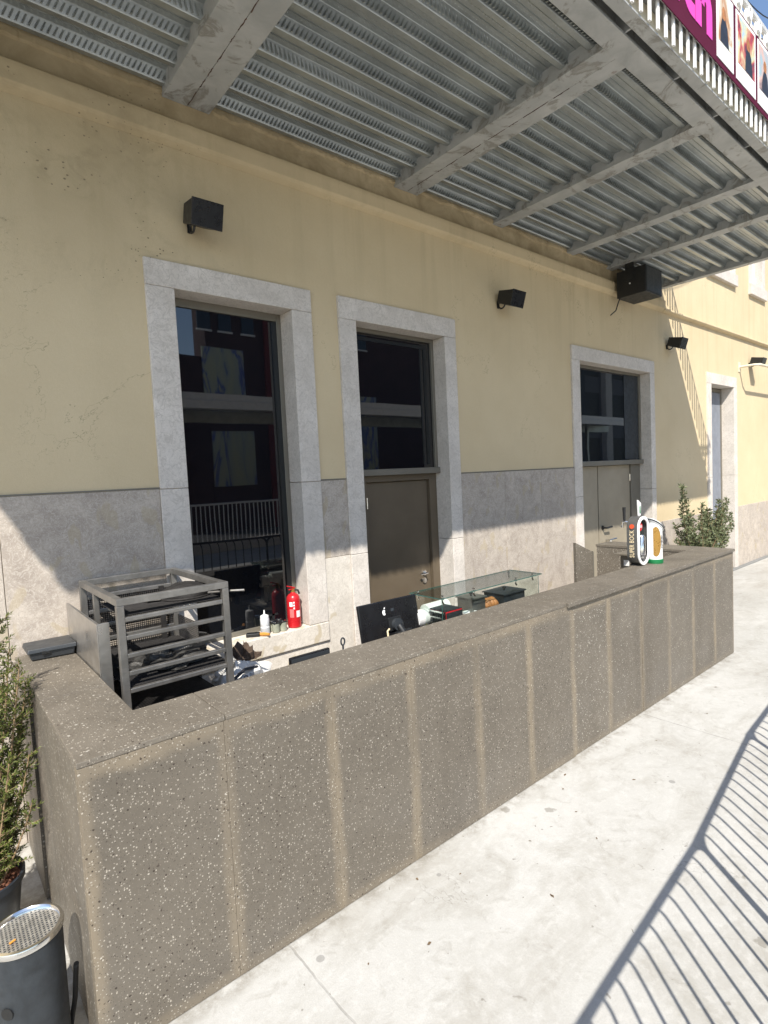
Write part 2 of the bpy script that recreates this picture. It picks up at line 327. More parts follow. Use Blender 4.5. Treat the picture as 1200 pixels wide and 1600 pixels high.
# ------------------------------------------------------------------ mesh helpers
class MB:
    def __init__(s): s.v = []; s.f = []
    def add(s, vs, fs):
        o = len(s.v); s.v += [tuple(v) for v in vs]; s.f += [tuple(i+o for i in f) for f in fs]; return s
    def box(s, x0, x1, y0, y1, z0, z1):
        return s.add([(x0,y0,z0),(x1,y0,z0),(x1,y1,z0),(x0,y1,z0),(x0,y0,z1),(x1,y0,z1),(x1,y1,z1),(x0,y1,z1)],
                     [(0,3,2,1),(4,5,6,7),(0,1,5,4),(1,2,6,5),(2,3,7,6),(3,0,4,7)])
    def hull8(s, vs):
        return s.add(vs, [(0,3,2,1),(4,5,6,7),(0,1,5,4),(1,2,6,5),(2,3,7,6),(3,0,4,7)])
    def obox(s, c, sx, sy, sz, R):
        vs = []
        for z in (-1, 1):
            for x, y in ((-1,-1),(1,-1),(1,1),(-1,1)):
                vs.append(Vector(c) + R @ Vector((x*sx/2, y*sy/2, z*sz/2)))
        return s.hull8(vs)
    def tube(s, pts, r, n=8, caps=True, closed=False):
        pts = [Vector(p) for p in pts]; L = len(pts); rr = r if isinstance(r, (list, tuple)) else [r]*L
        up = None; o = len(s.v)
        for i, p in enumerate(pts):
            if closed: d = pts[(i+1) % L] - pts[i-1]
            else: d = pts[min(i+1, L-1)] - pts[max(i-1, 0)]
            d.normalize()
            if up is None:
                a = Vector((0,0,1)) if abs(d.z) < 0.9 else Vector((1,0,0)); up = d.cross(a).normalized()
            up = (up - d*up.dot(d)).normalized(); w = d.cross(up)
            for k in range(n):
                a = 2*math.pi*k/n; s.v.append(tuple(p + (up*math.cos(a) + w*math.sin(a))*rr[i]))
        for i in range(L if closed else L-1):
            j = (i+1) % L
            for k in range(n):
                k2 = (k+1) % n; s.f.append((o+i*n+k, o+i*n+k2, o+j*n+k2, o+j*n+k))
        if caps and not closed:
            s.f.append(tuple(o+k for k in reversed(range(n)))); s.f.append(tuple(o+(L-1)*n+k for k in range(n)))
        return s
    def lathe(s, prof, c=(0,0,0), n=32, caps=True):
        o = len(s.v); c = Vector(c)
        for r, z in prof:
            for k in range(n):
                a = 2*math.pi*k/n; s.v.append((c.x+r*math.cos(a), c.y+r*math.sin(a), c.z+z))
        for i in range(len(prof)-1):
            for k in range(n):
                k2 = (k+1) % n; s.f.append((o+i*n+k, o+i*n+k2, o+(i+1)*n+k2, o+(i+1)*n+k))
        if caps:
            s.f.append(tuple(o+k for k in reversed(range(n)))); s.f.append(tuple(o+(len(prof)-1)*n+k for k in range(n)))
        return s
    def prism(s, poly, f0, f1):      # poly of 2D points; f0/f1 map (u,v)->3D for the two ends
        n = len(poly); o = len(s.v)
        s.v += [tuple(f0(*p)) for p in poly] + [tuple(f1(*p)) for p in poly]
        s.f.append(tuple(o+i for i in range(n))); s.f.append(tuple(o+n+i for i in reversed(range(n))))
        for i in range(n):
            j = (i+1) % n; s.f.append((o+i, o+n+i, o+n+j, o+j))
        return s
    def mesh(s, name, mat, smooth=False):
        me = bpy.data.meshes.new(name); me.from_pydata(s.v, [], s.f); me.update()
        import bmesh
        bm = bmesh.new(); bm.from_mesh(me); bmesh.ops.recalc_face_normals(bm, faces=bm.faces); bm.to_mesh(me); bm.free()
        if mat: me.materials.append(M[mat] if isinstance(mat, str) else mat)
        if smooth:
            me.polygons.foreach_set('use_smooth', [True]*len(me.polygons))
            try: me.set_sharp_from_angle(angle=math.radians(38))
            except Exception: pass
        return me
    def build(s, name, mat, parent=None, smooth=False, bevel=0.0, seg=2, local=False):
        o = bpy.data.objects.new(name, s.mesh(name, mat, smooth)); C.objects.link(o)
        if parent is not None: attach(o, parent, local)
        if bevel:
            b = o.modifiers.new('bevel', 'BEVEL'); b.width = bevel; b.segments = seg; b.limit_method = 'ANGLE'; b.angle_limit = math.radians(40)
        return o
def world_of(o):
    m = o.matrix_basis.copy()
    while o.parent is not None:
        m = o.parent.matrix_basis @ o.matrix_parent_inverse @ m; o = o.parent
    return m
def attach(o, parent, local=False):
    o.parent = parent
    if not local: o.matrix_parent_inverse = world_of(parent).inverted()
def thing(name, label, cat, loc=(0,0,0), group=None, rotz=0.0):
    o = bpy.data.objects.new(name, None); C.objects.link(o); o.location = loc; o.rotation_euler = (0, 0, rotz); o.empty_display_size = 0.1
    return tag(o, label, cat, group)
def tag(o, label, cat, group=None):
    o['label'] = label; o['category'] = cat
    if group: o['group'] = group
    return o
def part(name, parent, mb, mat, **k): return mb.build(name, mat, parent, **k)
def box(name, parent, mat, x0, x1, y0, y1, z0, z1, bevel=0.0, **k): return MB().box(x0,x1,y0,y1,z0,z1).build(name, mat, parent, bevel=bevel, **k)
def place(o, parent, me_name=None, **k): pass
def dup(src, parent, loc=None, rot=None, local=True):
    c = src.copy(); C.objects.link(c); c.parent = parent
    if loc is not None: c.location = loc
    if rot is not None: c.rotation_euler = rot
    return c
def text_part(name, parent, mat, s, size, mtx, depth=0.002, spacing=1.0, align='CENTER', scale_x=1.0, bold=0.0):
    cu = bpy.data.curves.new(name, 'FONT'); cu.body = s; cu.size = size; cu.extrude = depth; cu.offset = bold; cu.align_x = align; cu.align_y = 'CENTER'; cu.space_character = spacing
    o = bpy.data.objects.new(name, cu); C.objects.link(o); bpy.context.view_layer.update()
    dg = bpy.context.evaluated_depsgraph_get(); me = bpy.data.meshes.new_from_object(o.evaluated_get(dg)); bpy.data.objects.remove(o)
    me.transform(mtx @ Matrix.Diagonal((scale_x, 1, 1, 1))); me.materials.clear(); me.materials.append(M[mat])
    q = bpy.data.objects.new(name, me); C.objects.link(q); attach(q, parent); return q
def frame_mtx(origin, right, up):
    r = Vector(right).normalized(); u = Vector(up).normalized(); n = r.cross(u)
    m = Matrix((r, u, n)).transposed().to_4x4(); m.translation = origin; return m

# ================================================================== SETTING
g = MB().add([(-60,-70,0),(80,-70,0),(80,30,0),(-60,30,0)], [(0,1,2,3)]).build('ground', 'ground'); g['kind'] = 'structure'
road = MB().add([(-60,-26,0.004),(80,-26,0.004),(80,-12.6,0.004),(-60,-12.6,0.004)], [(0,1,2,3)]).build('road', 'asphalt'); road['kind'] = 'structure'

# ================================================================== BUILDING
B = thing('rendered_building', 'long yellow rendered building with limestone plinth and stone framed openings', 'building', (4, 0.2, 0))
ZT = 9.0; X0, X1 = -6.0, 24.0
# openings (x0,x1,z0,z1)
OPEN = [(1.37,2.244,0.80,3.27),(2.85,3.89,0.0,3.27),(6.236,8.077,0.0,3.27),(10.30,11.33,0.0,3.27),(10.34,11.30,5.25,7.3),(12.36,12.90,5.25,7.3),(15.2,16.2,0.0,3.27),(14.9,15.9,5.25,7.3)]
wl_ = MB()
RAW = OPEN; OPEN = [(a-.06, b+.06, c-.05 if c > 0 else 0.0, d+.06) for a, b, c, d in RAW]
xs = sorted(set([X0, X1] + [v for o in OPEN for v in o[:2]])); zs = sorted(set([0.0, ZT] + [v for o in OPEN for v in o[2:]]))
for i in range(len(xs)-1):
    run = None
    for j in range(len(zs)-1):
        cx = (xs[i]+xs[i+1])/2; cz = (zs[j]+zs[j+1])/2
        solid = not any(o[0] < cx < o[1] and o[2] < cz < o[3] for o in OPEN)
        if solid: wl_.add([(xs[i],0,zs[j]),(xs[i+1],0,zs[j]),(xs[i+1],0,zs[j+1]),(xs[i],0,zs[j+1])], [(0,1,2,3)])
        else: pass
# closed returns behind the openings and the building's other sides
for (a, b, c, d) in OPEN:
    for q in ([(a,0,c),(a,.45,c),(a,.45,d),(a,0,d)],[(b,0,c),(b,0,d),(b,.45,d),(b,.45,c)],[(a,0,d),(a,.45,d),(b,.45,d),(b,0,d)],[(a,0,c),(b,0,c),(b,.45,c),(a,.45,c)],[(a,.45,c),(b,.45,c),(b,.45,d),(a,.45,d)]):
        wl_.add(q, [(0,1,2,3)])
wl_.add([(X0,0,0),(X0,9,0),(X0,9,ZT),(X0,0,ZT)], [(0,1,2,3)]); wl_.add([(X1,0,0),(X1,0,ZT),(X1,9,ZT),(X1,9,0)], [(0,1,2,3)])
wl_.add([(X0,9,0),(X1,9,0),(X1,9,ZT),(X0,9,ZT)], [(0,1,2,3)])
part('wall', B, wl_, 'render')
part('roof', B, MB().box(X0-.3, X1+.3, -.35, 9.3, ZT+.002, ZT+.25), 'surround')
# moulded ledge above the openings: a chamfered string course
lp = [(0.0, 4.178), (-0.042, 4.200), (-0.062, 4.218), (-0.066, 4.326), (-0.055, 4.334), (0.0, 4.337)]
part('string_course', B, MB().prism(lp, lambda y, z: (X0, y, z), lambda y, z: (8.52, y, z)), 'render', bevel=0.004)
lp2 = [(0.0, 4.178), (-0.042, 4.190), (-0.058, 4.205), (-0.058, 4.228), (-0.02, 4.245), (0.0, 4.25)]
part('string_course', B, MB().prism(lp2, lambda y, z: (8.523, y, z), lambda y, z: (X1, y, z)), 'render', bevel=0.004)
# broken mortar edge under the steel deck
mo = MB(); x = -1.1; zz = 0.0
prev = None
while x < 8.3:
    zz = max(-.02, min(.012, zz + random.uniform(-.007, .007) + (.012 if random.random() < .05 else 0)))
    cur = (x, -.012-random.uniform(0, .010), 4.512 + zz)
    if prev: mo.add([prev, cur, (cur[0], .0, cur[2]-.012), (prev[0], .0, prev[2]-.012), (prev[0], -.012, 4.60), (cur[0], -.012, 4.60)], [(0,1,2,3),(0,1,5,4)])
    prev = cur; x += random.uniform(.012, .03)
part('mortar_joint', B, mo, 'render')

PF = -0.024      # front of stone surrounds
def surround(x0, x1, xi0, xi1, z0, zi, zt, cuts, depth=0.26):
    j = 0.0015
    s = box('lintel', B, 'surround', x0, x1, PF, depth, zi, zt, .004)
    for a, b in ((x0, xi0), (xi1, x1)):
        zz = [z0] + cuts + [zi]
        for k in range(len(zz)-1):
            box('jamb_stone', B, 'surround', a, b, PF + random.uniform(0, .0015), depth, zz[k]+j, zz[k+1]-j, .004)
surround(1.187, 2.42, 1.369, 2.244, 0.852, 3.27, 3.438, [1.97], 0.22)
surround(2.677, 4.044, 2.85, 3.89, 0.0, 3.27, 3.446, [1.35], 0.24)
surround(6.064, 8.21, 6.236, 8.077, 0.0, 3.27, 3.438, [1.62], 0.22)
surround(10.13, 11.48, 10.30, 11.33, 0.0, 3.27, 3.45, [1.7], 0.30)
surround(10.17, 11.47, 10.34, 11.30, 5.25, 7.3, 7.47, [], 0.25)
surround(12.19, 13.07, 12.36, 12.90, 5.25, 7.3, 7.47, [], 0.25)
surround(14.73, 16.07, 14.9, 15.9, 5.25, 7.3, 7.47, [], 0.25)
surround(15.03, 16.37, 15.2, 16.2, 0.0, 3.27, 3.45, [1.7], 0.25)
for a, b in ((10.16, 11.48), (12.18, 13.08), (14.72, 16.08)):
    box('upper_sill', B, 'surround', a, b, -.06, .3, 5.05, 5.248, .006)
# window sill of the near window with the stained stone under it
box('window_sill', B, 'sillstone', 1.187, 2.42, -0.030, 0.22, 0.70, 0.850, .006)
# plinth slabs
def slabs(xs_, z0, z1, y=-0.010, mat='wainscot'):
    for a, b in zip(xs_[:-1], xs_[1:]):
        yy = y + random.uniform(-.001, .0015)
        box('plinth_slab', B, mat, a+.0016, b-.0016, yy, .02, z0, z1, .003)
slabs([-6,-5.1,-4.2,-3.3,-2.4,-1.5,-.6,.312,1.187], 0.0, 1.973)
slabs([1.187,1.80,2.42], 0.0, 0.698, mat='sillstone')
slabs([2.42,2.677], 1.355, 1.973)
slabs([2.42,2.677], 0.0, 1.352, mat='sillstone')
slabs([4.044,4.735,5.382,6.064], 0.0, 1.973)
slabs([8.21,8.85,9.49,10.13], 0.0, 1.118)
slabs([11.48,12.1,12.72,13.34,13.96,14.5,15.03], 0.0, 1.118)
slabs([16.37,17,17.6,18.2,18.8,19.4,20,20.6,21.2,21.8,22.4,23,24], 0.0, 1.118)
# thin metal trim capping the plinth
for a, b in ((-6,1.187),(2.42,2.677),(4.044,6.064)):
    box('plinth_trim', B, 'frame', a+.001, b-.001, -.0125, .005, 1.9745, 1.983)
# window 1 : frame and panes
F1 = part('window_frame', B, MB().box(1.369,1.405,.15,.20,.851,3.27).box(2.205,2.244,.15,.20,.851,3.27).box(1.405,2.205,.15,.20,3.215,3.27).box(1.405,2.205,.15,.20,.851,.885), 'frame', bevel=.003)
box('pane', F1, 'glass', 1.405, 2.205, .168, .18, .885, 3.215)
box('inner_mullion', F1, 'darkframe', 2.165, 2.2045, .155, .1665, .89, 3.21)
# door 2 : transom light over an olive metal door
F2 = part('window_frame', B, MB().box(2.85,2.882,.13,.19,2.05,3.27).box(3.855,3.89,.13,.19,2.05,3.27).box(2.882,3.855,.13,.19,3.235,3.27), 'frame', bevel=.003)
P2 = box('pane', F2, 'glass', 2.882, 3.855, .152, .166, 2.05, 3.235)
part('inner_casement', F2, MB().box(2.90,3.80,.144,.151,3.17,3.20).box(3.765,3.80,.144,.151,2.08,3.17).box(3.715,3.73,.146,.151,2.08,3.17), 'darkframe')
box('transom_bar', B, 'frame', 2.851, 3.889, .10, .22, 1.992, 2.048, .004)
D2 = box('door', B, 'doorpaint', 3.02, 3.79, .200, .24, .01, 1.93, .004)
part('door_frame', B, MB().box(2.851,3.015,.165,.239,0,1.991).box(3.795,3.889,.165,.239,0,1.991).box(3.015,3.795,.165,.239,1.935,1.991), 'doorpaint', bevel=.003)
hd = MB().tube([(3.70,.20,1.03),(3.70,.15,1.03),(3.61,.148,1.03)], .009, 8); part('handle', D2, hd, 'chrome', smooth=True)
part('lock_rose', D2, MB().tube([(3.695,.2005,.955),(3.695,.188,.955)], .026, 20), 'chrome', smooth=True)
part('rose', D2, MB().tube([(3.70,.2005,1.03),(3.70,.188,1.03)], .026, 20), 'chrome', smooth=True)
part('door_hinge', D2, MB().tube([(3.035,.192,1.7),(3.035,.192,1.8)], .008, 8), 'chrome')
# door 3 : wide transom light over double doors
F3 = part('window_frame', B, MB().box(6.236,6.275,.12,.18,2.05,3.27).box(8.03,8.077,.12,.18,2.05,3.27).box(6.275,8.03,.12,.18,3.235,3.27), 'frame', bevel=.003)
box('pane', F3, 'glass', 6.275, 8.03, .142, .156, 2.05, 3.235)
box('blind', F3, 'bingrey', 7.62, 8.02, .136, .1405, 2.06, 3.23)
box('transom_bar', B, 'frame', 6.237, 8.076, .09, .20, 1.985, 2.048, .004)
D3 = box('door', B, 'doorlit', 6.30, 6.918, .172, .21, .01, 1.98, .004)
D3b = box('door', B, 'doorlit', 6.940, 7.80, .172, .21, .01, 1.98, .004)
box('door_gap_strip', D3, 'black', 6.918, 6.94, .195, .205, .01, 1.98)
box('door_frame', B, 'doorpaint', 6.237,6.296,.14,.209,0,1.984,.003); box('door_frame', B, 'frame', 7.804,8.076,.15,.209,0,1.984,.003)
part('handle', D3b, MB().tube([(7.02,.172,1.15),(7.02,.11,1.15),(7.15,.105,1.155)], .013, 8), 'black', smooth=True)
part('rose', D3b, MB().tube([(7.02,.1725,1.15),(7.02,.158,1.15)], .028, 20), 'black', smooth=True)
part('lock_lever', D3b, MB().tube([(7.10,.172,.975),(7.10,.115,.975),(7.27,.110,.985)], .011, 8), 'chrome', smooth=True)
part('lock_tag', D3b, MB().box(7.085,7.135,.105,.112,.87,.965), 'whiteplastic', bevel=.004)
for z in (1.80, 1.05, .3): part('door_hinge', D3b, MB().tube([(7.79,.160,z-.05),(7.79,.160,z+.05)], .010, 8), 'chrome')
# window 4 at the far end, and the upper windows
F4 = part('window_frame', B, MB().box(10.301,10.36,.18,.24,.02,3.26).box(11.27,11.329,.18,.24,.02,3.26).box(10.36,11.27,.18,.24,3.2,3.26), 'frame')
box('pane', F4, 'glass', 10.36, 11.27, .20, .215, .02, 3.2)
box('jamb_reflection', F4, plain('blue_grey_reflection', (.20,.215,.245), .8), 10.75, 11.265, .185, .199, .03, 3.19)  # pale strip on the pane, painted in place of the bright jamb's reflection
for a, b in ((10.34,11.30),(12.36,12.90),(14.9,15.9)):
    F = part('window_frame', B, MB().box(a+.001,a+.06,.12,.18,5.25,7.3).box(b-.06,b-.001,.12,.18,5.25,7.3).box(a+.06,b-.06,.12,.18,5.25,5.32), 'white')
    box('pane', F, 'glass', a+.06, b-.06, .14, .155, 5.32, 7.3)
F5 = part('window_frame', B, MB().box(15.201,15.26,.18,.24,.02,3.26).box(16.14,16.199,.18,.24,.02,3.26), 'frame'); box('pane', F5, 'glass', 15.26, 16.14, .20, .215, .02, 3.26)
# cement strip where wall meets pavement
box('gutter_strip', B, 'drain', 6.6, 24.0, -.10, -.0125, .0, .012)

# ================================================================== CANOPY (steel terrace deck)
K = thing('steel_canopy', 'galvanised steel canopy with ribbed deck and welded beams over the counter', 'canopy', (3.6, -1.0, 4.47))
XL, XR = -1.13, 8.5; ZB = 4.484; ZD = 4.528
# ribbed deck sheet : one sheet per bay
def deckz(y):
    u = ((-y - 0.03) % 0.2)/0.2
    # narrow low rib, sloping webs, wide high pan
    P = [(0,0),(.20,0),(.36,1),(.84,1),(1.0,0)]
    for (a, za), (b, zb) in zip(P[:-1], P[1:]):
        if a <= u <= b: return ZD + .058*(za + (zb-za)*(u-a)/(b-a))
    return ZD
ys = []
k = 0
while True:
    done = False
    for u in (0, .02, .18, .20, .36, .375, .585, .60, .615, .825, .84):
        y = -(0.03 + (k+u)*0.2)
        if y < -1.985: done = True; break
        ys.append((y, u))
    if done: break
    k += 1
def uz(u):
    if u in (0, .20): return .004
    if u in (.02, .18): return 0
    if u in (.36, .84): return .058
    if u in (.375, .825): return .060
    if u in (.585, .615): return .060
    return .054
bays = [XL, 1.545, 3.5, 4.77, 6.10, 7.03, XR]
for a, b in zip(bays[:-1], bays[1:]):
    mb = MB(); n = len(ys)
    for (y, u) in ys: mb.v.append((a+.001, y, ZD+uz(u))); mb.v.append((b-.001, y, ZD+uz(u)))
    for i in range(n-1): mb.f.append((2*i, 2*i+1, 2*i+3, 2*i+2))
    sh = mb.build('deck_sheet', 'deck', K)
    # pressed dashes on the webs and dimples on the pans : real relief, too small to pick apart
    em = MB()
    nper = int(1.95/0.2)
    for kk in range(nper+1):
        yb = -(0.03 + kk*0.2)
        flip = -1 if kk % 4 == 3 else 1
        x = a + .03
        while x < b - .03:
            # web on the far side of the rib faces the street : u from .20 to .36
            for (u0, u1, z0, z1, nrm) in ((.20,.36,0,.058,(0,-.876,-.483)), (.84,1.0,.058,0,(0,.876,-.483))):
                y0 = yb-u0*.2; y1 = yb-u1*.2
                if y1 < -1.97: continue
                if nrm[1] < 0: continue
                N_ = Vector(nrm)*.0045; t0, t1 = .16, .84
                p0 = Vector((x-.009*flip, y0+(y1-y0)*t0, ZD+z0+(z1-z0)*t0)); p1 = Vector((x+.009*flip, y0+(y1-y0)*t1, ZD+z0+(z1-z0)*t1)); h = Vector((.0045,0,0))
                em.add([p0-h, p0+h, p1+h, p1-h, (p0*.85+p1*.15)-h*.4+N_, (p0*.85+p1*.15)+h*.4+N_, (p0*.15+p1*.85)+h*.4+N_, (p0*.15+p1*.85)-h*.4+N_], [(4,5,6,7),(0,1,5,4),(1,2,6,5),(2,3,7,6),(3,0,4,7)])
            for u in (.20, .36):
                pass
            x += .030
        x = a + .02
        while x < b - .02:
            # street-facing web
            y0 = yb-.20*.2; y1 = yb-.36*.2
            if y1 > -1.97:
                N_ = Vector((0, .876, -.483))*0
                NN = Vector((0,.058,-.032)).normalized()
                NN = Vector((0, NN.y, NN.z))
                t0, t1 = .14, .86
                p0 = Vector((x-.010*flip, y0+(y1-y0)*t0, ZD+.058*t0)); p1 = Vector((x+.010*flip, y0+(y1-y0)*t1, ZD+.058*t1)); h = Vector((.0055,0,0)); off = Vector((0, -.876, -.483))*.017; of2 = Vector((0, -.876, -.483))*.002
                em.add([p0-h, p0+h, p1+h, p1-h, (p0*.9+p1*.1)-h*.6+off, (p0*.9+p1*.1)+h*.6+off, (p0*.15+p1*.85)+h*.7+of2, (p0*.15+p1*.85)-h*.7+of2], [(4,5,6,7),(0,1,5,4),(1,2,6,5),(2,3,7,6),(3,0,4,7)])
            for u in (.48, .72):
                yy = yb-u*.2
                if yy > -1.97:
                    zz = ZD + .060; r = .0042
                    em.add([(x-r,yy-r,zz),(x+r,yy-r,zz),(x+r,yy+r,zz),(x-r,yy+r,zz),(x,yy,zz-.0024)], [(0,1,4),(1,2,4),(2,3,4),(3,0,4)])
            x += .030
    e = em.build('deck_embossing', 'deck', sh); e['kind'] = 'stuff'
# transverse beams : wide ones are two channels welded face to face
def beam(x0, x1, zb, y0=0.0, y1=-1.93, split=True):
    mb = MB()
    if split:
        xm = x0 + (x1-x0)*0.52
        mb.box(x0, xm-.0015, y1, y0, zb, ZD+.075).box(xm+.0015, x1, y1, y0, zb+.002, ZD+.075)
    else:
        mb.box(x0, x1, y1, y0, zb, zb+.012).box(x0+.004, x0+.016, y1+.001, y0, zb+.012, ZD+.075)
    return mb.build('cross_beam', 'beam', K, bevel=.003)
beam(1.385, 1.70, ZB); beam(3.36, 3.635, ZB)
rustm = plain('rusty_weld', (.10,.055,.035), .85, .2, .6, 40, .5)
for x0_, x1_ in ((1.385, 1.70), (3.36, 3.635)):
    xm = x0_+(x1_-x0_)*.52; y = -.02
    for q in range(9):
        L_ = random.uniform(.05, .22); pts = [(xm+random.uniform(-.0035,.0035), y-L_*k/6, ZB+.0005) for k in range(7)]
        part('weld_bead', K, MB().tube(pts, [random.uniform(.0012,.0035) for _ in pts], 5), rustm); y -= L_+random.uniform(.02,.08)
        if y < -1.7: break
beam(4.685, 4.845, ZB+.01, split=False); beam(6.03, 6.175, ZB+.01, split=False); beam(6.955, 7.10, ZB+.01, split=False)
beam(8.40, 8.498, ZB+.01, split=False)
# fascia I-beam, street side channel and stiffeners
part('fascia_beam', K, MB().box(XL, XR, -2.062, -1.932, ZB-.006, ZB+.012).box(XL, XR, -2.01, -1.995, ZB+.012, 4.66).box(XL, XR, -2.062, -1.932, 4.66, 4.675), 'beam', bevel=.002)
part('edge_channel', K, MB().box(XL, XR, -2.176, -2.104, 4.484, 4.494).box(XL, XR, -2.112, -2.104, 4.494, 4.66), 'beam', bevel=.002)
x = -.6
while x < 8.4:
    box('stiffener', K, 'beam', x, x+.012, -2.103, -2.0105, ZB+.013, 4.659); x += .66
part('added_cream_strip', K, MB().box(XL, XR, -2.124, -2.114, 4.496, 4.672), 'pipe')  # added cream strip, stands in for sunlit wall seen between the balusters
part('deck_slab', K, MB().box(XL, XR-.3, -2.17, -.001, 4.676, 4.76), 'drain')
part('deck_closure', K, MB().box(XL, XR, -1.994, -1.985, ZD, 4.60).box(XL, XL+.01, -1.984, -.001, ZB+.02, 4.675).box(XR-.011, XR-.001, -1.984, -.05, ZB+.022, 4.60), 'beam')

# terrace railing : white flat balusters with arched heads
RL = thing('terrace_railing', 'white metal railing with close upright bars on top of the steel canopy', 'railing', (3.6, -2.19, 4.5))
bal = MB()
bal.box(-.011, .011, -.006, .006, 0, .82)
o0 = bal.build('baluster', 'white', RL, local=True)
first = True; x = XL + .03; bx = []
while x < XR: bx.append(x); x += .1045
cnt = 0
for x in bx:
    o = o0 if first else dup(o0, RL); first = False
    o.parent = RL; o.location = (x-3.6, 0, -.005)
y = -2.10
while y < -.05:
    o = dup(o0, RL); o.location = (XR-.02-3.6, y+2.19, .262); o.scale = (1.0, 2.0, .68); y += .105
part('top_rail', RL, MB().tube([(XL,-2.19,5.33),(XR-.02,-2.19,5.33),(XR-.02,-.0,5.33)], .022, 8), 'white', smooth=True)
part('mid_rail', RL, MB().box(XL, XR, -2.182, -2.174, 4.70, 4.73), 'white')
part('back_rail', RL, MB().box(XL, XR, -2.182, -2.174, 5.18, 5.21), 'white')
for x in bx[::2]:
    part('rail_loop', RL, MB().tube([(x+.05+.03*math.cos(a), -2.20, 5.285+.045*math.sin(a)) for a in [i*math.pi/4 for i in range(8)]], .012, 5, closed=True), 'white')
# banner on the railing
BN = thing('banner', 'plum vinyl banner with pink letters and portrait photos on the canopy railing', 'banner', (5.5, -2.215, 4.65))
part('vinyl_sheet', BN, MB().box(2.2, 8.3, -2.214, -2.209, 4.645, 5.17), 'magenta')
YB = -2.2145
def strip(path, w):
    mb = MB(); L = []; R_ = []
    for i, p in enumerate(path):
        a = Vector(path[max(i-1,0)]); b = Vector(path[min(i+1,len(path)-1)]); d = (b-a).normalized(); nn = Vector((-d.y, d.x))
        L.append(Vector(p)+nn*w/2); R_.append(Vector(p)-nn*w/2)
    for i in range(len(path)-1):
        mb.hull8([(q.x, yy, q.y) for yy in (YB-.003, YB) for q in (L[i], L[i+1], R_[i+1], R_[i])])
    return mb
def arc(cx, cz, rx, rz, a0, a1, n=10): return [(cx+rx*math.cos(math.radians(a0+(a1-a0)*i/n)), cz+rz*math.sin(math.radians(a0+(a1-a0)*i/n))) for i in range(n+1)]
h_ = strip([(4.02,5.12),(4.02,4.747)], .09); h2 = strip([(4.068,4.90)] + arc(4.13,4.90,.065,.075,150,0) + [(4.195,4.744)], .09)
h_.add(h2.v, h2.f); part('letter', BN, h_, 'pink')
t_ = strip([(3.845,5.09),(3.845,4.85)] + arc(3.93,4.84,.085,.05,180,270,6) + [(3.965,4.79)], .085); t2 = strip([(3.77,4.965),(3.955,4.965)], .07)
t_.add(t2.v, t2.f); part('letter', BN, t_, 'pink')
u_ = strip([(3.43,4.99),(3.43,4.86)] + arc(3.52,4.86,.09,.07,180,360,8) + [(3.61,4.99)], .085); u2 = strip([(3.69,4.99),(3.69,4.747)], .085); u_.add(u2.v, u2.f)
part('letter', BN, u_, 'pink')
part('letter', BN, strip(arc(3.15,4.87,.12,.085,0,360,16), .085), 'pink')
def m_photo(name, seed, cols):
    t = NT(name); p = t.pos()
    n = t.noise(3.2, 3, 0.5, vec=t.scalevec(p, (1.6, 1, 1), (seed*3.1, 0, seed)), dist=1.2)
    st = [(0.30 + 0.4*i/(len(cols)-1), c) for i, c in enumerate(cols)]
    b = t.ramp(n, st)
    return t.fin(b, 0.4)
PH = [(4.318,4.62,((.55,.68,.62),(.70,.72,.60),(.45,.22,.08),(.04,.03,.03))),(4.675,5.075,((.30,.50,.70),(.62,.56,.30),(.45,.05,.04),(.03,.03,.04))),(5.128,5.50,((.50,.58,.52),(.30,.42,.45),(.62,.40,.32),(.05,.04,.05))),
      (5.56,5.93,((.6,.6,.5),(.3,.4,.3),(.5,.3,.2),(.05,.05,.05))),(5.99,6.36,((.5,.6,.7),(.6,.5,.4),(.3,.1,.1),(.05,.05,.05)))]
for i, (a, b, cols) in enumerate(PH):
    f = part('photo_print', BN, MB().box(a, b, YB-.004, YB, 4.683, 5.15), 'white')
    part('photo_image', f, MB().box(a+.025, b-.025, YB-.0055, YB-.0042, 4.80, 5.125), m_photo('portrait_print_%d' % i, i+1, cols))
    # a figure : head and shoulders shapes in print
    xm = (a+b)/2 + (.04 if i % 2 else -.03); dk = 'ink'
    part('photo_figure', f, MB().add([(xm-.07,YB-.0062,4.801),(xm+.09,YB-.0062,4.801),(xm+.06,YB-.0062,4.93),(xm+.02,YB-.0062,4.97),(xm-.03,YB-.0062,4.96),(xm-.06,YB-.0062,4.90)], [(0,1,2,3,4,5)]), dk)
    part('photo_figure', f, MB().add([(xm+.0+.035*math.cos(q*.7), YB-.0066, 5.0+.045*math.sin(q*.7)) for q in range(9)], [tuple(range(9))]), 'bread')
# cables in the sky above the terrace
for i, (p, q) in enumerate((((6.0,-1.5,6.55),(9.2,-1.5,7.35)), ((7.0,-1.5,6.9),(9.4,-1.5,7.9)))):
    a, b = Vector(p), Vector(q)
    cb = MB().tube([a.lerp(b, s/12) + Vector((0,0,-.25*math.sin(math.pi*s/12))) for s in range(13)], .006, 6).build('overhead_cable', 'black')
    tag(cb, ('thin dark cable sagging across the sky above the banner', 'second dark cable crossing the sky beside the photo prints')[i], 'cable', 'cables above the terrace')

